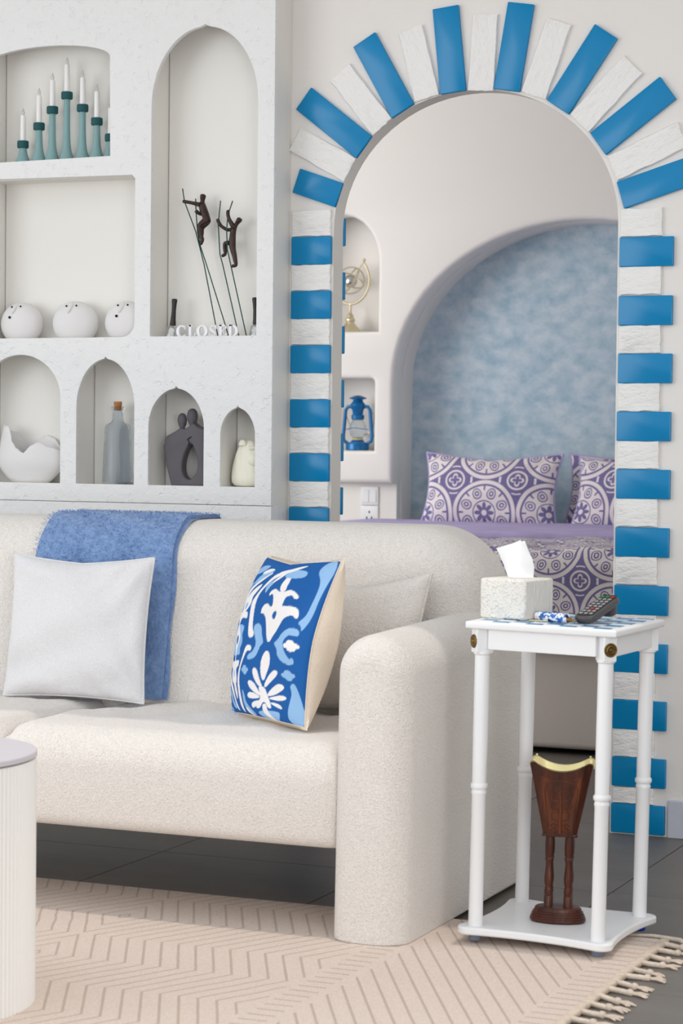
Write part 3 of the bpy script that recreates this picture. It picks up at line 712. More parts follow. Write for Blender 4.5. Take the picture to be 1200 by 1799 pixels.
# wool throw over the back
th = thing('wool_throw', 'fuzzy blue wool throw hanging over the sofa back', 'throw', (-.66, -.9, .43))
TO = (-.66, -.9, .43)
def back_profile(off):
    """front of the backrest from seat to top and a little down behind"""
    k = .13; pts = []
    r = .105; y0, y1, zt = -1.045, -.735, .888
    for z in np.linspace(.436, zt-r, 26): pts.append((y0-off+k*(z-.40), z))
    for t in np.linspace(0, math.pi/2, 14)[1:]: z = zt-r+(r+off)*math.sin(t); pts.append((y0+r-(r+off)*math.cos(t)+k*(z-.40), z))
    for t in np.linspace(0, math.pi/2, 12)[1:]: z = zt-r+(r+off)*math.cos(t); pts.append((y1-r+(r+off)*math.sin(t)+k*(z-.40), z))
    for z in np.linspace(zt-r, .60, 10)[1:]: pts.append((y1+off+k*(z-.40), z))
    return pts
def sheet(off, x0f, x1f, nx=70):
    pr_ = back_profile(off); m = len(pr_); V = []; F = []
    for i in range(nx+1):
        u = i/nx
        for k, (y, z) in enumerate(pr_):
            x0 = x0f(k/m); x1 = x1f(k/m); x = x0+(x1-x0)*u
            wv = .003*math.sin(x*40+k*.12)*(1 if k < 26 else .4)
            V.append((x-TO[0], y-wv-TO[1] if k < 30 else y-TO[1], z-TO[2]+(.002*math.sin(x*31+k) if k >= 30 else 0)))
    for i in range(nx):
        for k in range(m-1): F.append((i*m+k, (i+1)*m+k, (i+1)*m+k+1, i*m+k+1))
    return V, F, m
v, f, m_ = sheet(.014, lambda t: -.868-.012*math.sin(t*9), lambda t: -.462+.004*math.sin(t*7)-.010*max(0, .3-t))
n_ = len(v); bv, bf, _ = sheet(.003, lambda t: -.864-.012*math.sin(t*9), lambda t: -.466+.004*math.sin(t*7)-.010*max(0, .3-t))
rim = []
nx = 70
for i in range(nx): rim += [(i*m_, i*m_+n_, (i+1)*m_+n_, (i+1)*m_), (i*m_+m_-1, (i+1)*m_+m_-1, (i+1)*m_+m_-1+n_, i*m_+m_-1+n_)]
for k in range(m_-1): rim += [(k, k+1, k+1+n_, k+n_), (nx*m_+k, nx*m_+k+n_, nx*m_+k+1+n_, nx*m_+k+1)]
obj('cloth', (v+bv, f+[tuple(i+n_ for i in q[::-1]) for q in bf]+rim), 'blue_wool', th, 60)
obj('under_fold', loc(sheet(.0035, lambda t: -.52, lambda t: -.452+.003*math.sin(t*23), 6)[:2], (0, 0, 0)), 'blue_wool', th, 60)
# loose wool hairs on the surface
HV = []; HF = []; rng = random.Random(3)
pr_ = back_profile(.014)
for _ in range(9000):
    k = rng.uniform(8, 50); i0 = int(k); t = k-i0; (ya, za), (yb, zb_) = pr_[i0], pr_[i0+1]
    y = ya+(yb-ya)*t; z = za+(zb_-za)*t; x = rng.uniform(-.868, -.458)
    nrm = Vector((0, -(zb_-za), (yb-ya))).normalized()
    if nrm.y > 0.2 and k < 30: nrm = -nrm
    tg = Vector((rng.uniform(-1, 1), (yb-ya)*40*rng.uniform(-1, 1), (zb_-za)*40*rng.uniform(-1.2, .5)))
    tg = (tg.normalized()*rng.uniform(.006, .015))
    p = Vector((x, y, z))-Vector(TO)-nrm*.002; q = p+tg*.5+nrm*rng.uniform(.003, .007); e = p+tg+nrm*rng.uniform(.000, .006)
    w = Vector((.00045, 0, .0003)); b0 = len(HV)
    HV += [tuple(p-w), tuple(p+w), tuple(q+w), tuple(q-w), tuple(e)]
    HF += [(b0, b0+1, b0+2, b0+3), (b0+3, b0+2, b0+4)]
me = bpy.data.meshes.new('wool_pile'); me.from_pydata(HV, [], HF); me.materials.append(MATS['wool_hair'])
tag(link('wool_pile', me, th), kind='stuff')

# ------------------------------------------------------------------ cushions
def pillow(w, h, tf, tb, n=40, gus=0.0, pinch=.05, seed=1, wr=.004, ex=.42, sag=0.0):
    """two crowned faces joined at the rim; local X width, Z height (0 at the bottom), front towards -Y; returns front and back parts"""
    r = random.Random(seed); ph = [r.uniform(0, 6.3) for _ in range(8)]
    def pos(u, v):
        x = w/2*u*(1-pinch*(1-v*v)); z = h/2*v*(1-pinch*(1-u*u)) + h/2 - sag*(1-abs(u))*(max(0, v))**3
        return x, z
    parts = []
    for side, t in ((-1, tf), (1, tb)):
        V = []; F = []
        for j in range(n+1):
            for i in range(n+1):
                u = -1+2*i/n; v = -1+2*j/n
                u = math.sin(u*math.pi/2); v = math.sin(v*math.pi/2)
                x, z = pos(u, v); b = max(0, (1-u*u)*(1-v*v)); d = t*b**ex
                rad = math.hypot(abs(u)-1, abs(v)-1)
                d += wr*math.sin(9*(abs(u)-abs(v))+ph[0]+6*u)*math.exp(-(rad/.6)**2)*min(1, b*6)
                d += wr*.6*math.sin(5*u+3*v+ph[1])*min(1, b*3) + wr*.5*math.sin(3*u-7*v+ph[2])*min(1, b*3)
                V.append((x, side*(gus/2*(.12+.88*(1-(abs(u)*abs(v))**1.6))+max(d, 0)), z))
        for j in range(n):
            for i in range(n):
                a = j*(n+1)+i; q = (a, a+1, a+n+2, a+n+1); F.append(q if side < 0 else q[::-1])
        parts.append((V, F))
    rimi = [i for i in range(n+1)] + [(j)*(n+1)+n for j in range(1, n+1)] + [n*(n+1)+i for i in range(n-1, -1, -1)] + [j*(n+1) for j in range(n-1, 0, -1)]
    return parts, rimi
def place(o, loc_, yaw_, tilt, roll_=0.0):
    o.matrix_world = Matrix.Translation(loc_) @ Matrix.Rotation(math.radians(yaw_), 4, 'Z') @ Matrix.Rotation(math.radians(-tilt), 4, 'X') @ Matrix.Rotation(math.radians(roll_), 4, 'Y')
def white_cushion(label, w, h, tf, tb, loc_, yaw_, tilt, roll_, seed, cloth='cushion_cloth', **kw):
    c = thing('throw_pillow', label, 'cushion', loc_, 0, 'plain cream cushions on the sofa')
    (pf, pb), rim = pillow(w, h, tf, tb, seed=seed, **kw)
    vf = merge(pf, pb); me = make_mesh('cover', vf, cloth)
    bm = bmesh.new(); bm.from_mesh(me); bmesh.ops.remove_doubles(bm, verts=bm.verts, dist=1e-4); bm.to_mesh(me); bm.free()
    me.polygons.foreach_set('use_smooth', [True]*len(me.polygons)); link('cover', me, c)
    obj('seam_piping', tube([pf[0][i] for i in rim]+[pf[0][rim[0]]], .0035, 6), cloth, c, 80)
    place(c, loc_, yaw_, tilt, roll_)
    return c
white_cushion('square cream cushion leaning in front of the blue throw', .413, .365, .055, .04, (-.681, -1.125, .434), -1.9, 8.6, -.4, 4, sag=.012, wr=.009)
white_cushion('cream cushion tucked in the corner between patterned cushion and arm', .40, .356, .075, .03, (.046, -1.075, .434), -14, 13, 0, 9, cloth='boucle', sag=.035, wr=.005, pinch=.08)
IKAT = [
 ('L',[922,997,889,929,936,866,950,783,945,702,933,634,884,592,926,574,936,535,979,623,983,771,1005,998]),
 ('L',[942,243,894,218,917,183,910,129,901,92,885,44,884,20,925,-10,1011,-2,993,148]),
 ('W',[617,406,674,378,681,320,652,267,626,209,590,237,566,325,582,378]),
 ('W',[498,291,544,272,579,218,621,177,581,174,528,207,478,261]),
 ('W',[748,296,782,283,768,257,703,221,645,173,632,197,682,263]),
 ('W',[456,208,521,194,570,154,624,119,556,128,468,158,435,187]),
 ('W',[813,220,859,203,834,176,742,144,669,126,691,164,742,199]),
 ('W',[454,132,509,137,604,117,556,102,461,94,434,111]),
 ('W',[858,154,890,139,848,120,757,114,674,117,769,144]),
 ('W',[511,81,612,102,572,71,519,39,490,55]),
 ('W',[697,98,791,100,841,81,820,68,747,81]),
 ('W',[564,179,638,185,688,121,719,82,723,61,689,61,663,89,631,92,614,72,586,46,543,47,578,87,605,120]),
 ('L',[544,32,787,55,803,36,776,-2,717,-20,614,-6]),
 ('W',[624,79,669,86,688,37,759,-10,727,-13,641,20,623,43]),
 ('W',[673,918,681,853,673,825,674,775,610,773,601,823,620,859,647,910]),
 ('W',[610,773,674,775,696,790,754,788,816,759,818,738,785,733,761,757,701,748,686,720,677,678,716,686,798,689,855,671,879,618,845,617,809,636,736,612,713,571,691,529,655,488,620,443,568,476,520,562,497,602,454,628,421,619,415,647,441,683,496,692,528,672,563,674,558,715,541,750,508,756,488,738,472,755,496,781,549,793,585,780]),
 ('D',[609,655,640,635,620,587,572,612]),
 ('L',[413,563,467,545,494,492,549,442,514,427,505,386,483,346,420,328,374,332,374,358,435,382,450,436,394,487,358,540]),
 ('L',[885,559,927,542,928,509,879,513,839,511,800,476,801,444,845,395,892,366,898,382,921,375,929,344,880,334,806,348,755,383,743,421,687,450,732,472,765,520,819,553]),
 ('W',[952,453,951,444,940,437,922,434,903,435,886,440,878,448,879,457,890,463,908,467,927,466,944,460]),
 ('W',[884,449,883,440,872,433,854,430,834,431,817,436,809,444,810,453,821,459,839,463,859,462,876,456]),
 ('W',[927,433,925,424,914,418,896,414,877,415,860,420,851,428,853,437,864,443,882,447,901,446,918,441]),
 ('W',[910,468,909,460,898,453,880,450,860,451,844,456,835,464,836,473,847,479,865,483,885,482,902,476]),
 ('L',[945,280,944,272,934,266,918,263,900,264,886,268,878,275,879,282,889,289,905,292,923,291,938,287]),
 ('L',[884,275,883,268,873,262,856,258,838,259,823,263,815,270,816,278,826,284,843,287,861,286,876,282]),
 ('L',[922,262,921,254,911,248,895,245,877,246,862,250,854,257,855,264,865,270,881,274,899,273,914,269]),
 ('L',[907,293,906,286,896,280,880,276,862,277,847,281,839,288,840,296,850,302,866,305,885,305,899,300]),
 ('L',[425,267,425,260,418,254,406,251,392,252,379,256,372,263,372,270,379,276,391,279,405,278,417,273]),
 ('L',[377,263,377,256,370,250,358,247,344,248,331,253,324,259,323,266,330,272,343,275,357,274,369,270]),
 ('L',[409,250,409,243,402,237,390,234,376,235,364,239,356,246,356,253,363,259,375,262,389,261,402,256]),
 ('L',[392,280,393,273,386,267,374,264,359,265,347,270,339,276,339,284,346,289,358,292,373,291,385,287]),
 ('L',[-19,261,-18,255,-22,250,-31,247,-42,248,-52,252,-59,258,-60,265,-56,270,-47,272,-36,271,-25,267]),
 ('L',[-55,259,-54,252,-59,247,-68,245,-79,246,-89,250,-96,256,-97,262,-93,267,-83,270,-72,269,-62,265]),
 ('L',[-29,246,-27,240,-32,235,-41,233,-52,233,-62,237,-69,243,-70,250,-66,255,-56,257,-45,256,-35,252]),
 ('L',[-46,274,-44,267,-49,262,-58,260,-69,261,-79,265,-86,271,-87,277,-83,283,-74,285,-62,284,-52,280]),
 ('L',[616,932,788,934,807,874,579,869]),
 ('W',[391,902,286,867,132,774,102,685,25,595,-19,507,-39,460,-76,473,-56,541,-14,608,38,712,96,781,228,858,355,913]),
 ('W',[790,978,677,925,517,890,384,825,316,765,300,707,329,594,348,526,390,494,375,466,324,463,299,496,274,592,237,690,263,734,316,809,451,903,611,943]),
 ('W',[288,819,247,763,213,725,236,683,210,646,175,623,229,624,243,576,187,588,140,575,134,543,112,528,101,574,49,568,54,615,122,621,94,685,124,730,190,783,251,814]),
 ('L',[160,695,190,667,164,630,130,657]),
 ('L',[46,532,214,540,234,517,210,477,244,431,207,388,240,356,185,346,39,343,30,370,52,413,21,453,35,496]),
 ('W',[123,550,150,516,188,476,180,434,143,391,136,350,150,313,125,312,111,362,83,415,93,478,119,514]),
 ('D',[133,477,158,461,139,411,110,416,105,444]),
 ('W',[18,325,77,305,124,305,137,323,176,308,245,320,258,284,214,268,209,251,240,211,231,174,215,176,240,120,237,69,183,115,169,169,122,179,101,240,104,260,59,270]),
 ('L',[141,263,185,239,182,206,153,217]),
 ('W',[339,423,396,413,405,383,347,386,323,342,298,267,291,182,322,89,373,7,339,10,275,73,254,173,269,252,295,340,306,401]),
 ('W',[-73,423,-32,394,-10,327,63,230,139,151,176,76,275,10,219,17,106,115,34,208,-53,324,-86,377]),
 ('L',[22,151,69,125,103,109,118,71,217,20,147,23,81,68]),
 ('L',[348,152,398,102,401,71,544,8,491,0,373,44,353,105]),
 ('W',[397,52,518,-10,473,-5,400,22]),
 ('W',[-39,136,10,120,0,87,56,66,36,48,-34,78,-54,122]),
 ('L',[12,43,108,13,82,4,20,18]),
 ('W',[-49,796,-22,776,-42,745,-82,753]),
 ('W',[-59,691,-38,671,-55,617,-104,618,-83,675]),
 ('L',[-92,561,-48,556,-35,507,-85,483]),
 ('L',[1,880,66,923,149,948,286,957,251,934,146,894,75,878,31,869]),
 ('D',[29,961,92,966,54,916,15,900]),
 ('L',[112,811,146,864,259,919,403,940,385,913,228,858,143,812]),
 ('W',[178,880,187,906,312,936,404,937,326,909]),
 ('L',[380,774,376,810,422,840,529,865,440,804,405,753]),
 ('L',[33,779,88,825,123,819,73,765]),
 ('W',[-96,806,-58,883,-42,899,-65,837]),
 ('W',[432,819,519,886,619,924,557,869]),
 ('W',[-86,172,-44,169,-58,141]),
 ('L',[-140,284,-115,320,-105,279]),
 ('W',[475,915,596,942,696,947,564,916]),]
# patterned cushion: printed face, cream gusset and back
def inpoly(px, py, poly):
    n = len(poly)//2; ins = np.zeros(px.shape, bool)
    for i in range(n):
        x0, y0 = poly[2*i], poly[2*i+1]; j = (i+1) % n; x1, y1 = poly[2*j], poly[2*j+1]
        if y0 == y1: continue
        c = ((y0 > py) != (y1 > py)) & (px < (x1-x0)*(py-y0)/(y1-y0)+x0); ins ^= c
    return ins
def ikat_colors(u, v):
    base = np.array(lin((36, 96, 166))[:3]); lt = np.array(lin((150, 190, 230))[:3]); wh = np.array(lin((242, 238, 236))[:3])
    acc = np.zeros((len(u), 3)); ss = 3
    for a in range(ss):
        for b in range(ss):
            pu = (u + (a-1)*.0010)*1000; pv = (v + (b-1)*.0010)*1000
            col = np.tile(base, (len(u), 1))
            for k, poly in IKAT: col[inpoly(pu, pv, poly)] = {'L': lt, 'W': wh, 'D': base}[k]
            acc += col
    return acc/(ss*ss)
def curved(poly):                                   # soften the drawn corners
    p = [(poly[i], poly[i+1]) for i in range(0, len(poly), 2)]; p = sm(p, 2)
    return [c for q in p for c in q]
IKAT = [(k, curved(p)) for k, p in IKAT]
pc = thing('patterned_cushion', 'blue and white printed cushion with cream sides leaning towards the arm', 'cushion', (0, 0, 0))
W_, H_ = .422, .388
(pf, pb), rim = pillow(W_, H_, .040, .030, n=220, gus=.058, pinch=.012, seed=5, wr=.0035, ex=.40, sag=.018)
me = make_mesh('printed_face', pf, 'ikat_cloth')
ca = me.color_attributes.new('print', 'FLOAT_COLOR', 'POINT')
co = np.array(pf[0]); n = 220
g_ = np.sin((-1+2*np.arange(n+1)/n)*math.pi/2)
U, Vv = np.meshgrid((g_+1)/2, (g_+1)/2)
cols = ikat_colors(U.ravel(), Vv.ravel())
ca.data.foreach_set('color', np.c_[cols, np.ones(len(cols))].ravel().astype(np.float32))
me.polygons.foreach_set('use_smooth', [True]*len(me.polygons)); link('printed_face', me, pc)
(qf, qb), rim2 = pillow(W_, H_, .040, .030, n=40, gus=.058, pinch=.012, seed=5, wr=.0035, ex=.40, sag=.018)
F = []; V = [qf[0][i] for i in rim2] + [tuple(Vector(qf[0][i])*.5+Vector(qb[0][i])*.5 + Vector(((qf[0][i][0]), 0, qf[0][i][2]-H_/2)).normalized()*.010) for i in rim2] + [qb[0][i] for i in rim2]
k = len(rim2)
for a in range(2):
    for i in range(k): j = (i+1) % k; F.append((a*k+i, a*k+j, (a+1)*k+j, (a+1)*k+i))
obj('side_band', (V, F), 'cream_cloth', pc, 80); obj('back_panel', qb, 'cream_cloth', pc, 80)
obj('seam', tube([qf[0][i] for i in rim2]+[qf[0][rim2[0]]], .002, 6), 'cream_cloth', pc, 80)
place(pc, (-.056, -1.290, .437), -41.9, 14, -1.8)

# ------------------------------------------------------------------ rug with tassels
rg = thing('rug', 'cream woven rug with slanted openwork lines and knotted fringe', 'rug', (-.5, -2.3, .0))
RO = (-.5, -2.3, 0)
N = []
obj('woven_field', loc(swap(slab(-2.3, .905, -3.6, -1.30, .01, 0, .011, .004, 2, 3), 'xzy'), RO), 'rug', rg, 60)
obj('hem', loc(swap(slab(.900, .921, -3.6, -1.30, .006, 0, .0135, .005, 2, 3), 'xzy'), RO), 'rug_cord', rg, 60)
rnd = random.Random(11)
for i in range(26):
    y = -1.335-.0625*i; a = rnd.uniform(-.22, .22)-.15; L = rnd.uniform(.036, .044)
    dx, dy = math.cos(a), math.sin(a)
    p0 = Vector((.915, y, .008)); V = []; F = []
    cord = [p0 + Vector((dx, dy, 0))*L*t + Vector((0, .003*math.sin(t*3+i), -.003*t)) for t in [k/8 for k in range(9)]]
    parts = [tube(cord, [.0062-.0006*(k % 2) for k in range(9)], 8)]
    e = cord[-1]; knot = Vector((dx, dy, 0))
    parts.append(tube([e-knot*.003, e+knot*.002, e+knot*.008, e+knot*.012], [.004, .0085, .0085, .005], 8))
    for s in range(7):
        sa = a+rnd.uniform(-.55, .55); d = Vector((math.cos(sa), math.sin(sa), 0)); ll = rnd.uniform(.022, .036)
        q = [e+knot*.008, e+knot*.012+d*ll*.5+Vector((0, 0, .002)), e+knot*.012+d*ll]
        q = [Vector((w.x, w.y, max(w.z-.001*k, .0028))) for k, w in enumerate(q)]
        parts.append(tube(q, [.0034, .0034, .0018], 5))
    vf = merge(*parts)
    obj('tassel', loc(([(x, yy, max(z, .0006)) for x, yy, z in vf[0]], vf[1]), RO), 'rug_cord', rg, 60)
obj('corner_cord', loc(tube([(.80, -1.292, .010), (.88, -1.280, .011), (.94, -1.285, .008), (.975, -1.325, .006), (1.02, -1.33, .005), (1.05, -1.30, .005)], [.003, .0045, .006, .0065, .006, .003], 8), RO), 'rug_cord', rg, 80)

# ------------------------------------------------------------------ fluted coffee table
ct = thing('coffee_table', 'round white fluted coffee table at the left edge', 'table', (-.277, -2.452, .0112))
V = []; F = []; nf = 128; seg = nf*6; rr = []
for i in range(seg):
    p = (i % 6)/6; rr.append(.2305+.0085*math.sin(math.pi*p)**.8)
for z in (0, .470):
    for i in range(seg): a = 2*math.pi*i/seg; V.append((rr[i]*math.cos(a), rr[i]*math.sin(a), z))
for i in range(seg): j = (i+1) % seg; F.append((i, j, seg+j, seg+i))
F += [tuple(range(seg))[::-1], tuple(seg+i for i in range(seg))]
obj('fluted_drum', (V, F), 'cream_lacquer', ct)
obj('grey_lip', lathe([(.232, .470), (.232, .4735)], 96), 'grey_edge', ct, 40)  # grey lip under the table top
obj('table_top', lathe([(.2375, .4735), (.240, .4745), (.240, .483), (.2385, .4845), (.001, .4845)], 120), 'coffee_top', ct, 40)

# ------------------------------------------------------------------ side table
TC = (.6874, -1.372, .0135); tb = thing('side_table', 'small white square side table with four turned legs and mosaic top', 'table', TC, -2.8)
tb.rotation_euler = (0, math.radians(.85), math.radians(-2.8))
# lower plate with concave sides and rounded corners
def plate_outline(h, dip, rc, n=12):
    pts = []
    for q in range(4):
        ca, sa = [(1, 0), (0, 1), (-1, 0), (0, -1)][q]
        for i in range(7):
            a = math.radians(-45+0+90*i/6-45+45); x = h-rc+rc*math.cos(a+0); y = h-rc+rc*math.sin(a+math.pi/4*0)
            pts.append((q, i))
    return pts
def concave(h, dip, rc):
    side = []
    for i in range(13):                                # right side, bottom to top, bowing inwards
        t = -1+2*i/12; side.append((h-dip*(1-abs(t)**2.2), t*(h-rc)))
    corner = [(h-rc+rc*math.cos(a), h-rc+rc*math.sin(a)) for a in [math.pi/2*i/6 for i in range(1, 6)]]
    one = side+corner; pts = []
    for q in range(4):
        for x, y in one:
            for _ in range(q): x, y = -y, x
            pts.append((x, y))
    return pts
pl = concave(.176, .016, .028)
vf = prism(pl, 0, .017); vf = swap(vf, 'xzy')
obj('lower_shelf', ([(x, y, z+.016) for x, y, z in vf[0]], vf[1]), 'white_lacquer', tb, 40, bevel=.004)
for sx, sy in ((-1, -1), (1, -1), (1, 1), (-1, 1)):
    o = obj('foot', lathe([(.012, 0), (.0145, .003), (.0145, .012), (.010, .0165)], 16, c=(.1402*sx, .1402*sy, .0)), 'foot_blue' if (sx, sy) == (1, 1) else 'foot_grey', tb, 40)
    if (sx, sy) == (1, 1): o['label'] = 'blue foot pad'
    prof = [(.0145, .032), (.0142, .10), (.0140, .318), (.0152, .321), (.0152, .325), (.0142, .327), (.0142, .330), (.0168, .333), (.0172, .337), (.0168, .341), (.0142, .344), (.0150, .45), (.0150, .622), (.018, .625), (.018, .630)]
    obj('leg', lathe([(r*1.09, z) for r, z in prof], 24, c=(.1402*sx, .1402*sy, 0)), 'white_lacquer', tb, 40)
    obj('corner_block', xf(box(-.0205, .0205, -.0150, .0150, .627, .6795), Matrix.Translation((.1402*sx, .1402*sy, 0)) @ Matrix.Rotation(math.atan2(sy, sx), 4, 'Z')), 'white_lacquer', tb, bevel=.002)
for q in range(4):
    M_ = Matrix.Rotation(math.pi/2*q, 4, 'Z')
    obj('apron', xf(box(-.1215, .1215, -.157, -.140, .636, .6795), M_), 'white_lacquer', tb, bevel=.0015)
for sx in (-1, 1):
    rs = xf(lathe([(.0005, 0), (.0150, 0), (.0150, .0015), (.0135, .003), (.0105, .0018), (.0075, .0032), (.0050, .002), (.0040, .0045), (.0015, .006)], 24), Matrix.Translation((.1402*sx, -.1402, .652)) @ Matrix.Rotation(math.radians(45*sx), 4, 'Z') @ Matrix.Translation((0, -.0205, 0)) @ Matrix.Rotation(math.radians(90), 4, 'X'))
    o = obj('rosette', rs, 'antique_brass', tb, 30)
    beads = [xf(lathe([(.0004, 0), (.0016, .0005), (.0012, .0016), (.0002, .002)], 6), Matrix.Translation((.1402*sx, -.1402, .652)) @ Matrix.Rotation(math.radians(45*sx), 4, 'Z') @ Matrix.Translation((.0118*math.cos(a), -.0222, .0118*math.sin(a))) @ Matrix.Rotation(math.radians(90), 4, 'X')) for a in [2*math.pi*i/16 for i in range(16)]]
    obj('bead', merge(*beads), 'antique_brass', o, 60)
TT = .6955
top = swap(slab(-.171, .171, -.168, .168, .003, 0, .016, .004, 3, 3), 'xzy')
tp = obj('table_top', ([(x, y, z+.6795) for x, y, z in top[0]], top[1]), 'white_lacquer', tb, 40)
MB = make_mesh('mosaic_tile', ([(x, y, z) for x, y, z in box(.0008, .0372, .0008, .0182, 0, .0012)[0]], box(0, 1, 0, 1, 0, 1)[1]), 'mosaic_blue'); MW = MB.copy(); MW.materials.clear(); MW.materials.append(MATS['mosaic_white'])
for i in range(8):
    for j in range(16):
        link('mosaic_tile', MB if (i+j//2 + (j % 2)) % 2 else MW, tp, (-.152+.038*i, -.152+.019*j, TT))
TZ = TC[2]+TT+.0014
def on_table(x, y): return (x, y, TZ - math.radians(.85)*(x-TC[0]))

# tissue box
tx = thing('tissue_box', 'rough white plastered tissue box on the side table', 'tissue box', on_table(.589, -1.394), -14)
b_ = slab(-.058, .058, 0, .088, .006, -.060, .060, .006, 3, 3)
obj('case', b_, 'box_plaster', tx, 40)
obj('side_face', ([(x, y, z) for x, y, z in box(.0578, .0592, -.054, .054, .003, .084)[0]], box(0, 1, 0, 1, 0, 1)[1]), 'box_comb', tx, bevel=.0006)
ts = thing('tissue', 'white tissue pulled up out of the plastered box', 'tissue', on_table(.589, -1.394), -14)
ts.location.z += .0885
rows_ = [[(-.022, .004, 0), (-.010, -.012, 0), (.008, -.016, 0), (.022, -.010, 0), (.032, .004, 0), (.020, .014, 0), (-.004, .016, 0)],
         [(-.030, .003, .024), (-.014, -.015, .024), (.006, -.020, .026), (.022, -.014, .026), (.034, .004, .022), (.021, .016, .026), (-.007, .016, .026)],
         [(-.038, .000, .046), (-.018, -.014, .048), (.004, -.018, .050), (.018, -.012, .054), (.030, .004, .040), (.018, .012, .052), (-.012, .012, .050)],
         [(-.044, -.002, .060), (-.024, -.009, .066), (-.002, -.012, .073), (.011, -.008, .080), (.022, .002, .056), (.012, .006, .078), (-.018, .006, .068)],
         [(-.040, -.001, .058), (-.022, -.005, .063), (-.002, -.007, .070), (.009, -.005, .076), (.017, .001, .054), (.010, .002, .074), (-.016, .002, .064)],
         [(-.020, .000, .040), (-.012, -.002, .042), (-.002, -.003, .044), (.006, -.002, .044), (.010, .000, .040), (.006, .002, .044), (-.010, .002, .042)]]
V = [(x*1.22, y*1.1, z*1.04) for r_ in rows_ for x, y, z in r_]; F = []; n = 7
for j in range(5):
    for i in range(n): k = (i+1) % n; F.append((j*n+i, j*n+k, (j+1)*n+k, (j+1)*n+i))
F += [tuple(range(n))[::-1], tuple(5*n+i for i in range(n))]
obj('sheet', (V, F), 'tissue', ts, 38)

# brass plate, patterned roll and remote on the table
bp_ = thing('brass_plate', 'thin flat brass plate lying against the tissue box', 'plate', on_table(.660, -1.452), 18)
obj('plate', swap(slab(-.022, .022, -.010, .010, .004, 0, .003, .001, 3, 2), 'xzy'), 'gold', bp_, 40)
obj('ring', xf(tube([(.005*math.cos(a), .005*math.sin(a), .0014) for a in [2*math.pi*i/14 for i in range(15)]], .0012, 6), Matrix.Translation((.026, 0, 0))), 'gold', bp_, 60)
rl = thing('patterned_roll', 'small blue and white patterned roll with a metal clasp beside the remote', 'keyring', on_table(.690, -1.452), -26)
obj('sleeve', xf(lathe([(.004, -.046), (.0098, -.045), (.0105, -.02), (.0098, .0), (.0104, .02), (.0096, .044), (.004, .046)], 20), Matrix.Translation((0, 0, .0106)) @ Matrix.Rotation(math.radians(90), 4, 'Y')), 'speckle', rl, 50)
obj('clasp', xf(lathe([(.0055, .045), (.0062, .048), (.0050, .054), (.0028, .056), (.0024, .070), (.001, .071)], 14), Matrix.Translation((0, 0, .0096)) @ Matrix.Rotation(math.radians(92), 4, 'Y')), 'antique_brass', rl, 40)
rm = thing('remote_control', 'dark grey remote control with rows of keys on the side table', 'remote', on_table(.775, -1.395), -8)
rm.rotation_euler = (math.radians(17), 0, math.radians(-12)); rm.location.z += .0165
RV = []
body_ = slab(-.024, .024, -.070, .070, (.018, .018, .020, .020), 0, .017, .006, 6, 4); body_ = swap(body_, 'xzy')
body_ = ([(x*(1+.12*math.cos(y*20)), y, z + .004) for x, y, z in body_[0]], body_[1])
rb = obj('casing', body_, 'remote_grey', rm, 60)
def rz(y): return .0208
obj('key_panel', ([(x, y, rz(y)+z) for x, y, z in swap(slab(-.019, .019, -.062, .066, .008, 0, .0012, .0005, 4, 1), 'xzy')[0]], slab(-.019, .019, -.062, .066, .008, 0, .0012, .0005, 4, 1)[1]), 'remote_black', rm, 40)
obj('belly', swap(slab(-.019, .019, .030, .060, .010, -.016, .012, .004, 4, 3), 'xzy'), 'remote_grey', rm, 60)
for i in range(3):
    for j in range(8):
        x = -.012+.012*i; y = -.050+.0145*j; c_ = 'key_pale'
        if j == 7: c_ = 'key_green' if i < 2 else 'key_red'
        if (i, j) == (1, 2): c_ = 'key_red'
        k = swap(slab(-.0042, .0042, -.0040, .0040, .002, 0, .0016, .0006, 3, 1), 'xzy')
        o = obj('key', ([(a+x, b+y, c2+rz(y)+.001) for a, b, c2 in k[0]], k[1]), c_, rm, 40)

# ------------------------------------------------------------------ incense burner
ib = thing('incense_burner', 'carved dark wooden incense burner with brass lined cup on the lower shelf', 'incense burner', (.690, -1.385, TC[2]+.0332), 14)
ib.rotation_euler[1] = math.radians(1.0)
obj('base', lathe([(.058, 0), (.0615, .004), (.0615, .009), (.0600, .0095), (.0600, .014), (.0580, .0145), (.0580, .019), (.0555, .0195), (.0555, .024), (.0525, .0245), (.0510, .031), (.047, .034), (.001, .034)], 40, 1.0, .62), 'carved_wood', ib, 25)
lp = [(.0085, .033), (.0085, .058), (.0070, .060), (.0085, .063), (.0078, .075), (.0068, .080), (.0085, .086), (.0092, .098), (.0078, .112), (.0066, .128), (.0074, .136), (.0090, .140), (.0074, .144), (.0088, .149), (.0092, .170), (.0082, .194)]
for sx, sy in ((-1, -1), (1, -1), (1, 1), (-1, 1)): obj('leg', lathe([(r*1.12, z) for r, z in lp], 16, c=(.0215*sx, .013*sy-.001, 0)), 'carved_wood', ib, 40)
def per(h, ch):                                        # chamfered square outline, 8 per flat side
    pts = []
    c = [(-h+ch, -h), (h-ch, -h), (h, -h+ch), (h, h-ch), (h-ch, h), (-h+ch, h), (-h, h-ch), (-h, -h+ch)]
    for k in range(8):
        a, b = c[k], c[(k+1) % 8]; n = 10 if k % 2 == 0 else 3
        for i in range(n): t = i/n; pts.append((a[0]+(b[0]-a[0])*t, a[1]+(b[1]-a[1])*t))
    return pts
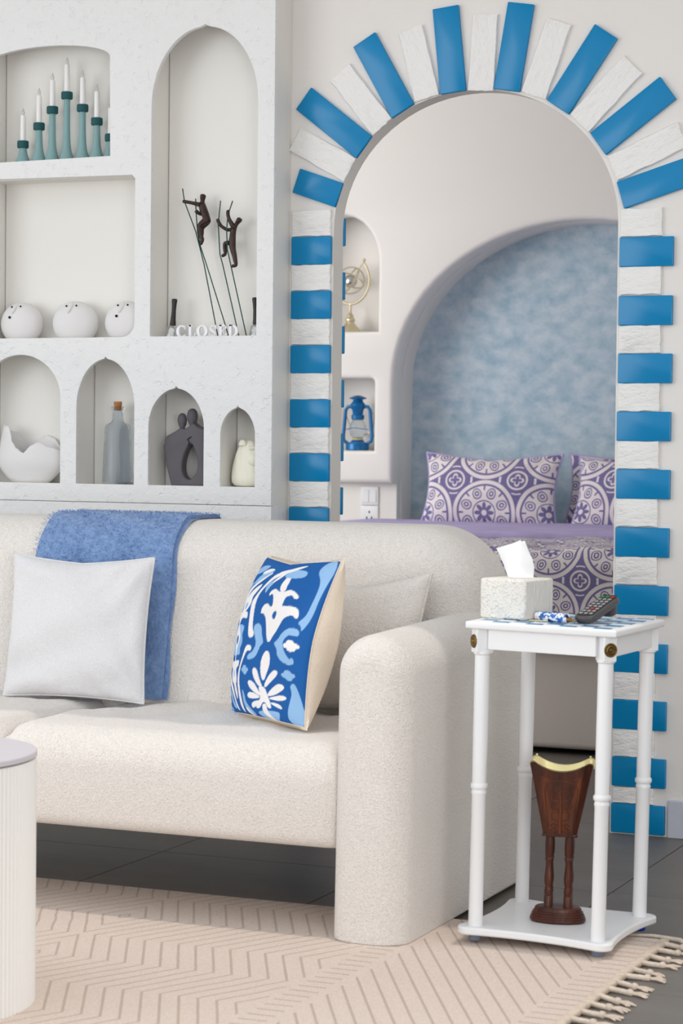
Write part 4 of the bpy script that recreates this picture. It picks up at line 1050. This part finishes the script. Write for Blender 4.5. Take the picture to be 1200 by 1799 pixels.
def cup(h0, h1, z0, zr, dip, dep, rows=10):
    V = []; F = []; pts1 = per(1, .24); n = len(pts1)
    for j in range(rows+1):
        t = j/rows
        for x, y in pts1:
            h = h0+(h1-h0)*t; s = max(-1, min(1, x if abs(y) > .9 else y)); zt_ = zr-dip*(1-s*s)
            V.append((x*h, y*h*dep, z0+(zt_-z0)*t))
    for j in range(rows):
        for i in range(n): k = (i+1) % n; F.append((j*n+i, j*n+k, (j+1)*n+k, (j+1)*n+i))
    F.append(tuple(range(n))[::-1])
    return V, F
cb = obj('cup', cup(.036, .068, .192, .362, .026, .72), 'carved_wood', ib, 25)
obj('lower_rim', swap(slab(-.039, .039, -.0255, .0255, .004, .190, .197, .002, 3, 2), 'xzy'), 'carved_wood', ib, 40)
V1, F1 = cup(.050, .0645, .316, .3635, .026, .72, 5); V2, _ = cup(.0485, .0700, .316, .3650, .026, .72, 5); n = len(per(1, .24))
F = [q[::-1] for q in F1]; o2 = len(V1); V = V1 + V2[-n:]
for i in range(n): k = (i+1) % n; F.append((5*n+i, 5*n+k, o2+k, o2+i))
obj('brass_lining', (V, F), 'brass', ib, 40)
for sx in (-1, 1):
    for sy in (-1, 1): obj('brass_nail', lathe([(.0022, .0), (.0026, .002), (.001, .0035)], 8, c=(.0590*sx, .0415*sy, .3585)), 'brass', cb, 60)
# carved tree and tendrils on the front
def fy(x, z): t = (z-.192)/.160; return -(.036+(.068-.036)*t)*.72-.0006
def cv(pts, r): return tube([(x, fy(x, z), z) for x, z in pts], r, 6)
cr = [cv([(0, .200), (0, .226), (.001, .25), (0, .30)], [.005, .0045, .0032, .002])]
for s in (-1, 1):
    for z0, r0 in ((.226, .018), (.25, .022), (.272, .022)):
        cr.append(cv([(0, z0)] + [(s*(r0*.55+.45*r0*math.sin(a)*1.0), z0+.012-.012*math.cos(a)) for a in [0.3+.6*i for i in range(9)]], .0019))
    for z0 in (.204, .214): cr.append(cv([(s*.006, z0), (s*.014, z0+.006), (s*.020, z0+.002), (s*.016, z0-.003), (s*.010, z0)], .0018))
    cr.append(cv([(s*.026, .205), (s*.031, .25), (s*.036, .30), (s*.030, .312), (0, .318)], .0018))
pz = [(.204, .026), (.235, .031), (.27, .037), (.312, .043), (.326, .045)]
pv = []
for z, hw in pz:
    for u in (-1, -.5, 0, .5, 1): pv.append((u*hw, fy(0, z)-.0002, z - (.010*(1-u*u) if z > .32 else 0)))
pv2 = [(x, y+.004, z) for x, y, z in pv]; pf_ = []
for j in range(4):
    for i in range(4): a = j*5+i; pf_ += [(a, a+1, a+6, a+5), (a+25, a+30, a+31, a+26)]
rim_ = [0, 1, 2, 3, 4, 9, 14, 19, 24, 23, 22, 21, 20, 15, 10, 5]
for q in range(16): a, b = rim_[q], rim_[(q+1) % 16]; pf_.append((a, a+25, b+25, b))
obj('carved_panel', (pv, pf_) if False else (pv+pv2, pf_), 'carved_panel', cb, 30)
obj('carved_vine', merge(*cr), 'carved_panel', cb, 60)
fl = []
for x, z in ((-.018, .295), (-.006, .300), (.008, .304), (.020, .300), (.014, .290), (-.012, .282), (.002, .286), (.022, .284), (-.022, .274), (.012, .274), (-.004, .268), (.018, .264)):
    for a in range(6):
        q = (x+.0030*math.cos(a*1.047), z+.0030*math.sin(a*1.047)); fl.append(xf(lathe([(.0016, 0), (.0014, .0012), (.0004, .0018)], 6), Matrix.Translation((q[0], fy(*q), q[1])) @ Matrix.Rotation(math.radians(80), 4, 'X')))
obj('carved_flower', merge(*fl), 'carved_panel', cb, 60)
# ------------------------------------------------------------------ bed
bd = thing('bed', 'low upholstered bed with pale fabric base behind the arch', 'bed', (-.68, 2.4, 0)); BO = (-.68, 2.4, 0)
obj('base', loc(slab(-1.58, .22, .02, .40, .02, 1.44, 3.45, .02, 3, 3), BO), 'bed_cloth', bd, 40)
obj('mattress', loc(slab(-1.59, .23, .40, .715, .06, 1.43, 3.46, .05, 5, 4), BO), 'plastic_white', bd, 50)
dv = thing('duvet', 'purple and white medallion patterned quilt spread over the bed', 'quilt', (-.68, 1.6, .35)); DO = (-.68, 1.6, .35)
path = [(3.0-.06*i, .728) for i in range(27)]
path = [(y, z) for y, z in path if y > 1.50]
for i in range(1, 11): t = math.pi/2*i/10; path.append((1.48-.075*math.sin(t), .653+.075*math.cos(t)))
path += [(1.405-.0008*i, .653-.02*i) for i in range(1, 15)]
V = []; F = []; UV = []; nx = 80; m = len(path); s = 0.0; ss = []
for k, p in enumerate(path):
    if k: s += math.dist(p, path[k-1])
    ss.append(s)
for side in (0, 1):
    for i in range(nx+1):
        u = i/nx; x = -1.64+1.94*u
        for k, (y, z) in enumerate(path):
            e = min(u, 1-u)*1.94; dz = .0 if e > .05 else -.03*(1-e/.05)**2
            wv = .006*math.sin(x*9+k*.3)+.004*math.sin(x*23+y*7)
            V.append((x-DO[0], y-DO[1]-(wv*.8 if z < .66 else 0)+.010*side*(1 if z < .7 else 0), z-DO[2]+dz+(wv if z > .70 else 0)-.010*side*(1 if z > .7 else 0)))
            UV.append(((x+.108)/.116, (ss[k]-ss[-1]+.244)/.116))
nn = (nx+1)*m
for i in range(nx):
    for k in range(m-1):
        a = (i*m+k, (i+1)*m+k, (i+1)*m+k+1, i*m+k+1); F += [a, tuple(q+nn for q in a[::-1])]
    F += [(i*m+m-1, (i+1)*m+m-1, (i+1)*m+m-1+nn, i*m+m-1+nn), (i*m, i*m+nn, (i+1)*m+nn, (i+1)*m)]
def with_uv(name, V, F, UV, m_, parent, smooth=80):
    me = make_mesh(name, (V, F), m_, smooth); uvl = me.uv_layers.new(name='pattern')
    idx = np.empty(len(me.loops), int); me.loops.foreach_get('vertex_index', idx)
    uvl.data.foreach_set('uv', np.array(UV)[idx].ravel().astype(np.float32)); return link(name, me, parent)
with_uv('quilt', V, F, UV, 'linen', dv)
fs = thing('folded_sheet', 'lilac sheet folded back over the quilt below the pillows', 'sheet', (-.68, 2.7, .725))
sv = swap(slab(-1.645, .30, 2.18, 3.20, .05, .716, .744, .008, 5, 3), 'xzy')
obj('sheet', ([(x+.68, y-2.7, z-.725+.004*math.sin(x*17+y*5)) for x, y, z in sv[0]], sv[1]), 'lilac_cloth', fs, 60)
def bed_pillow(label, w, h, t, loc_, yaw_, tilt, sc, off, seed):
    c = thing('bed_pillow', label, 'pillow', loc_, 0, 'medallion print pillows on the bed')
    (pf, pb), rim = pillow(w, h, t, t, n=40, pinch=.085, seed=seed, wr=.007, ex=.45, sag=.02)
    for nm, (V, F) in (('front_cover', pf), ('back_cover', pb)):
        UV = [(x/sc+off[0], z/sc*1.0+off[1]) for x, y, z in V]
        with_uv(nm, V, F, UV, 'linen', c)
    obj('edge_piping', tube([pf[0][i] for i in rim]+[pf[0][rim[0]]], .006, 6), 'lilac_cloth', c, 80)
    place(c, loc_, yaw_, tilt)
bed_pillow('lilac medallion pillow lying in front of the blue alcove, nearest the left', .625, .335, .075, (-1.060, 3.16, .722), 2, 16, .143, (1.05, .62), 2)
bed_pillow('shaded medallion pillow standing behind the other two pillows', .64, .32, .04, (-.445, 3.33, .735), 0, 14, .143, (.4, 0), 3)
bed_pillow('medallion pillow at the right, cut off by the door jamb', .60, .325, .065, (-.400, 3.17, .722), -6, 18, .143, (.75, .5), 6)

# ------------------------------------------------------------------ niche decorations
gb = thing('armillary_globe', 'gold armillary globe on a bell shaped foot in the arched niche', 'globe', (-1.808, 3.37, 1.5885))
obj('foot', lathe([(.050, 0), (.052, .004), (.048, .010), (.030, .030), (.020, .042), (.018, .050), (.022, .054), (.022, .062), (.014, .070), (.016, .078), (.010, .084), (.006, .095), (.006, .135)], 24), 'gold', gb, 40)
cz = .238
arc = [(.092*math.cos(t), 0, cz+.108*math.sin(t)) for t in [math.radians(-155+i*8) for i in range(26)]]
obj('meridian', tube(arc, .006, 8), 'gold', gb, 60)
obj('axis_rod', tube([(-.06, 0, cz-.085), (.064, 0, cz+.083)], .003, 8), 'gold', gb, 60)
obj('knob', lathe([(.001, -.008), (.007, -.004), (.008, .002), (.004, .008), (.001, .009)], 12, c=(.066, 0, cz+.090)), 'gold', gb, 60)
for k, (rx, ry) in enumerate(((20, 30), (75, 10), (50, -40))):
    M_ = Matrix.Translation((0, 0, cz)) @ Matrix.Rotation(math.radians(rx), 4, 'X') @ Matrix.Rotation(math.radians(ry), 4, 'Y')
    obj('orbit_ring', xf(tube([(.064*math.cos(t), .064*math.sin(t), 0) for t in [2*math.pi*i/32 for i in range(33)]], .0032, 6), M_), 'gold', gb, 60)
obj('inner_globe', lathe([(.0005, -.030)] + [(.030*math.cos(math.radians(a)), .030*math.sin(math.radians(a))) for a in range(-75, 90, 15)] + [(.0005, .030)], 20, c=(0, 0, cz-.004)), 'silver', gb, 80)

la = thing('hurricane_lantern', 'bright blue hurricane lantern with clear glass in the lower niche', 'lantern', (-1.762, 3.362, 1.0505))
la.scale = (1.08,)*3
obj('tank', lathe([(.046, 0), (.050, .003), (.050, .024), (.046, .032), (.030, .036), (.024, .044)], 28), 'lantern_blue', la, 40)
obj('burner', lathe([(.022, .042), (.024, .048), (.018, .056), (.012, .060)], 20), 'brass', la, 40)
obj('glass_globe', lathe([(.020, .050), (.031, .066), (.037, .086), (.034, .106), (.024, .124), (.020, .132)], 24), 'clear_glass', la, 60)
obj('hood', lathe([(.020, .128), (.027, .132), (.028, .148), (.022, .152), (.024, .170), (.030, .178), (.031, .196), (.022, .206), (.020, .214), (.036, .218), (.037, .222), (.012, .232), (.001, .233)], 28), 'lantern_blue', la, 40)
for s in (-1, 1):
    obj('side_tube', tube([(s*.046, 0, .030), (s*.062, 0, .040), (s*.066, 0, .060), (s*.060, 0, .120), (s*.056, 0, .170), (s*.046, 0, .184), (s*.026, 0, .186)], .0075, 10), 'lantern_blue', la, 60)
    obj('guard_wire', tube([(s*.050, -.01, .088), (0, -.044, .096), (-s*.050, -.01, .088)], .0016, 6), 'lantern_blue', la, 60)
obj('bail', tube([(-.058, 0, .165), (-.066, .03, .150), (-.05, .05, .09), (0, .06, .06), (.05, .05, .09), (.066, .03, .150), (.058, 0, .165)], .002, 6), 'silver', la, 60)

for z, lab, sock in ((.845, 'white switch plate under the lantern niche', False), (.757, 'white socket plate just above the bed', True)):
    sw = thing('wall_switch' if not sock else 'wall_socket', lab, 'switch' if not sock else 'socket', (-1.690, 3.3449, z))
    obj('plate', slab(-.043, .043, -.043, .043, .004, -.009, 0, .003, 3, 2), 'plastic_white', sw, 40)
    if sock:
        for x, zz in ((-.012, -.012), (.012, -.012), (0, .014)): obj('pin_hole', box(x-.003, x+.003, -.0098, -.0088, zz-.005, zz+.005), 'hole', sw)
    else:
        for x in (-.018, .018): obj('rocker', slab(x-.015, x+.015, -.030, .030, .002, -.012, -.008, .001, 2, 1), 'plastic_white', sw, 40)
ns = thing('bedside_table', 'small white bedside table beside the bed, hidden behind the sofa', 'table', (-1.90, 2.95, 0))
obj('top', swap(slab(-.22, .22, -.2, .2, .01, .60, .62, .004, 3, 2), 'xzy'), 'white_lacquer', ns, 40)
for sx in (-1, 1):
    for sy in (-1, 1): obj('leg', box(sx*.19-.015, sx*.19+.015, sy*.17-.015, sy*.17+.015, 0, .60), 'white_lacquer', ns)
lm = thing('dome_lamp', 'cream dome shaped bedside lamp peeking past the door jamb', 'lamp', (-1.835, 2.87, .6205))
obj('foot', lathe([(.04, 0), (.04, .008), (.012, .014), (.010, .05)], 20), 'white_lacquer', lm, 40)
obj('shade', lathe([(.085, .045)] + [(.085*math.cos(math.radians(a)), .045+.105*math.sin(math.radians(a))) for a in range(10, 90, 10)] + [(.001, .150)], 32), 'shade_cream', lm, 60)
jr = thing('white_jar', 'small white jar standing on the bedside table', 'jar', (-1.80, 3.06, .6205))
obj('pot', lathe([(.030, 0), (.042, .02), (.045, .08), (.034, .115), (.030, .118)], 24), 'ceramic_white', jr, 60)
obj('lid', lathe([(.033, .116), (.033, .124), (.014, .136), (.007, .138), (.008, .150), (.001, .152)], 20), 'ceramic_white', jr, 60)
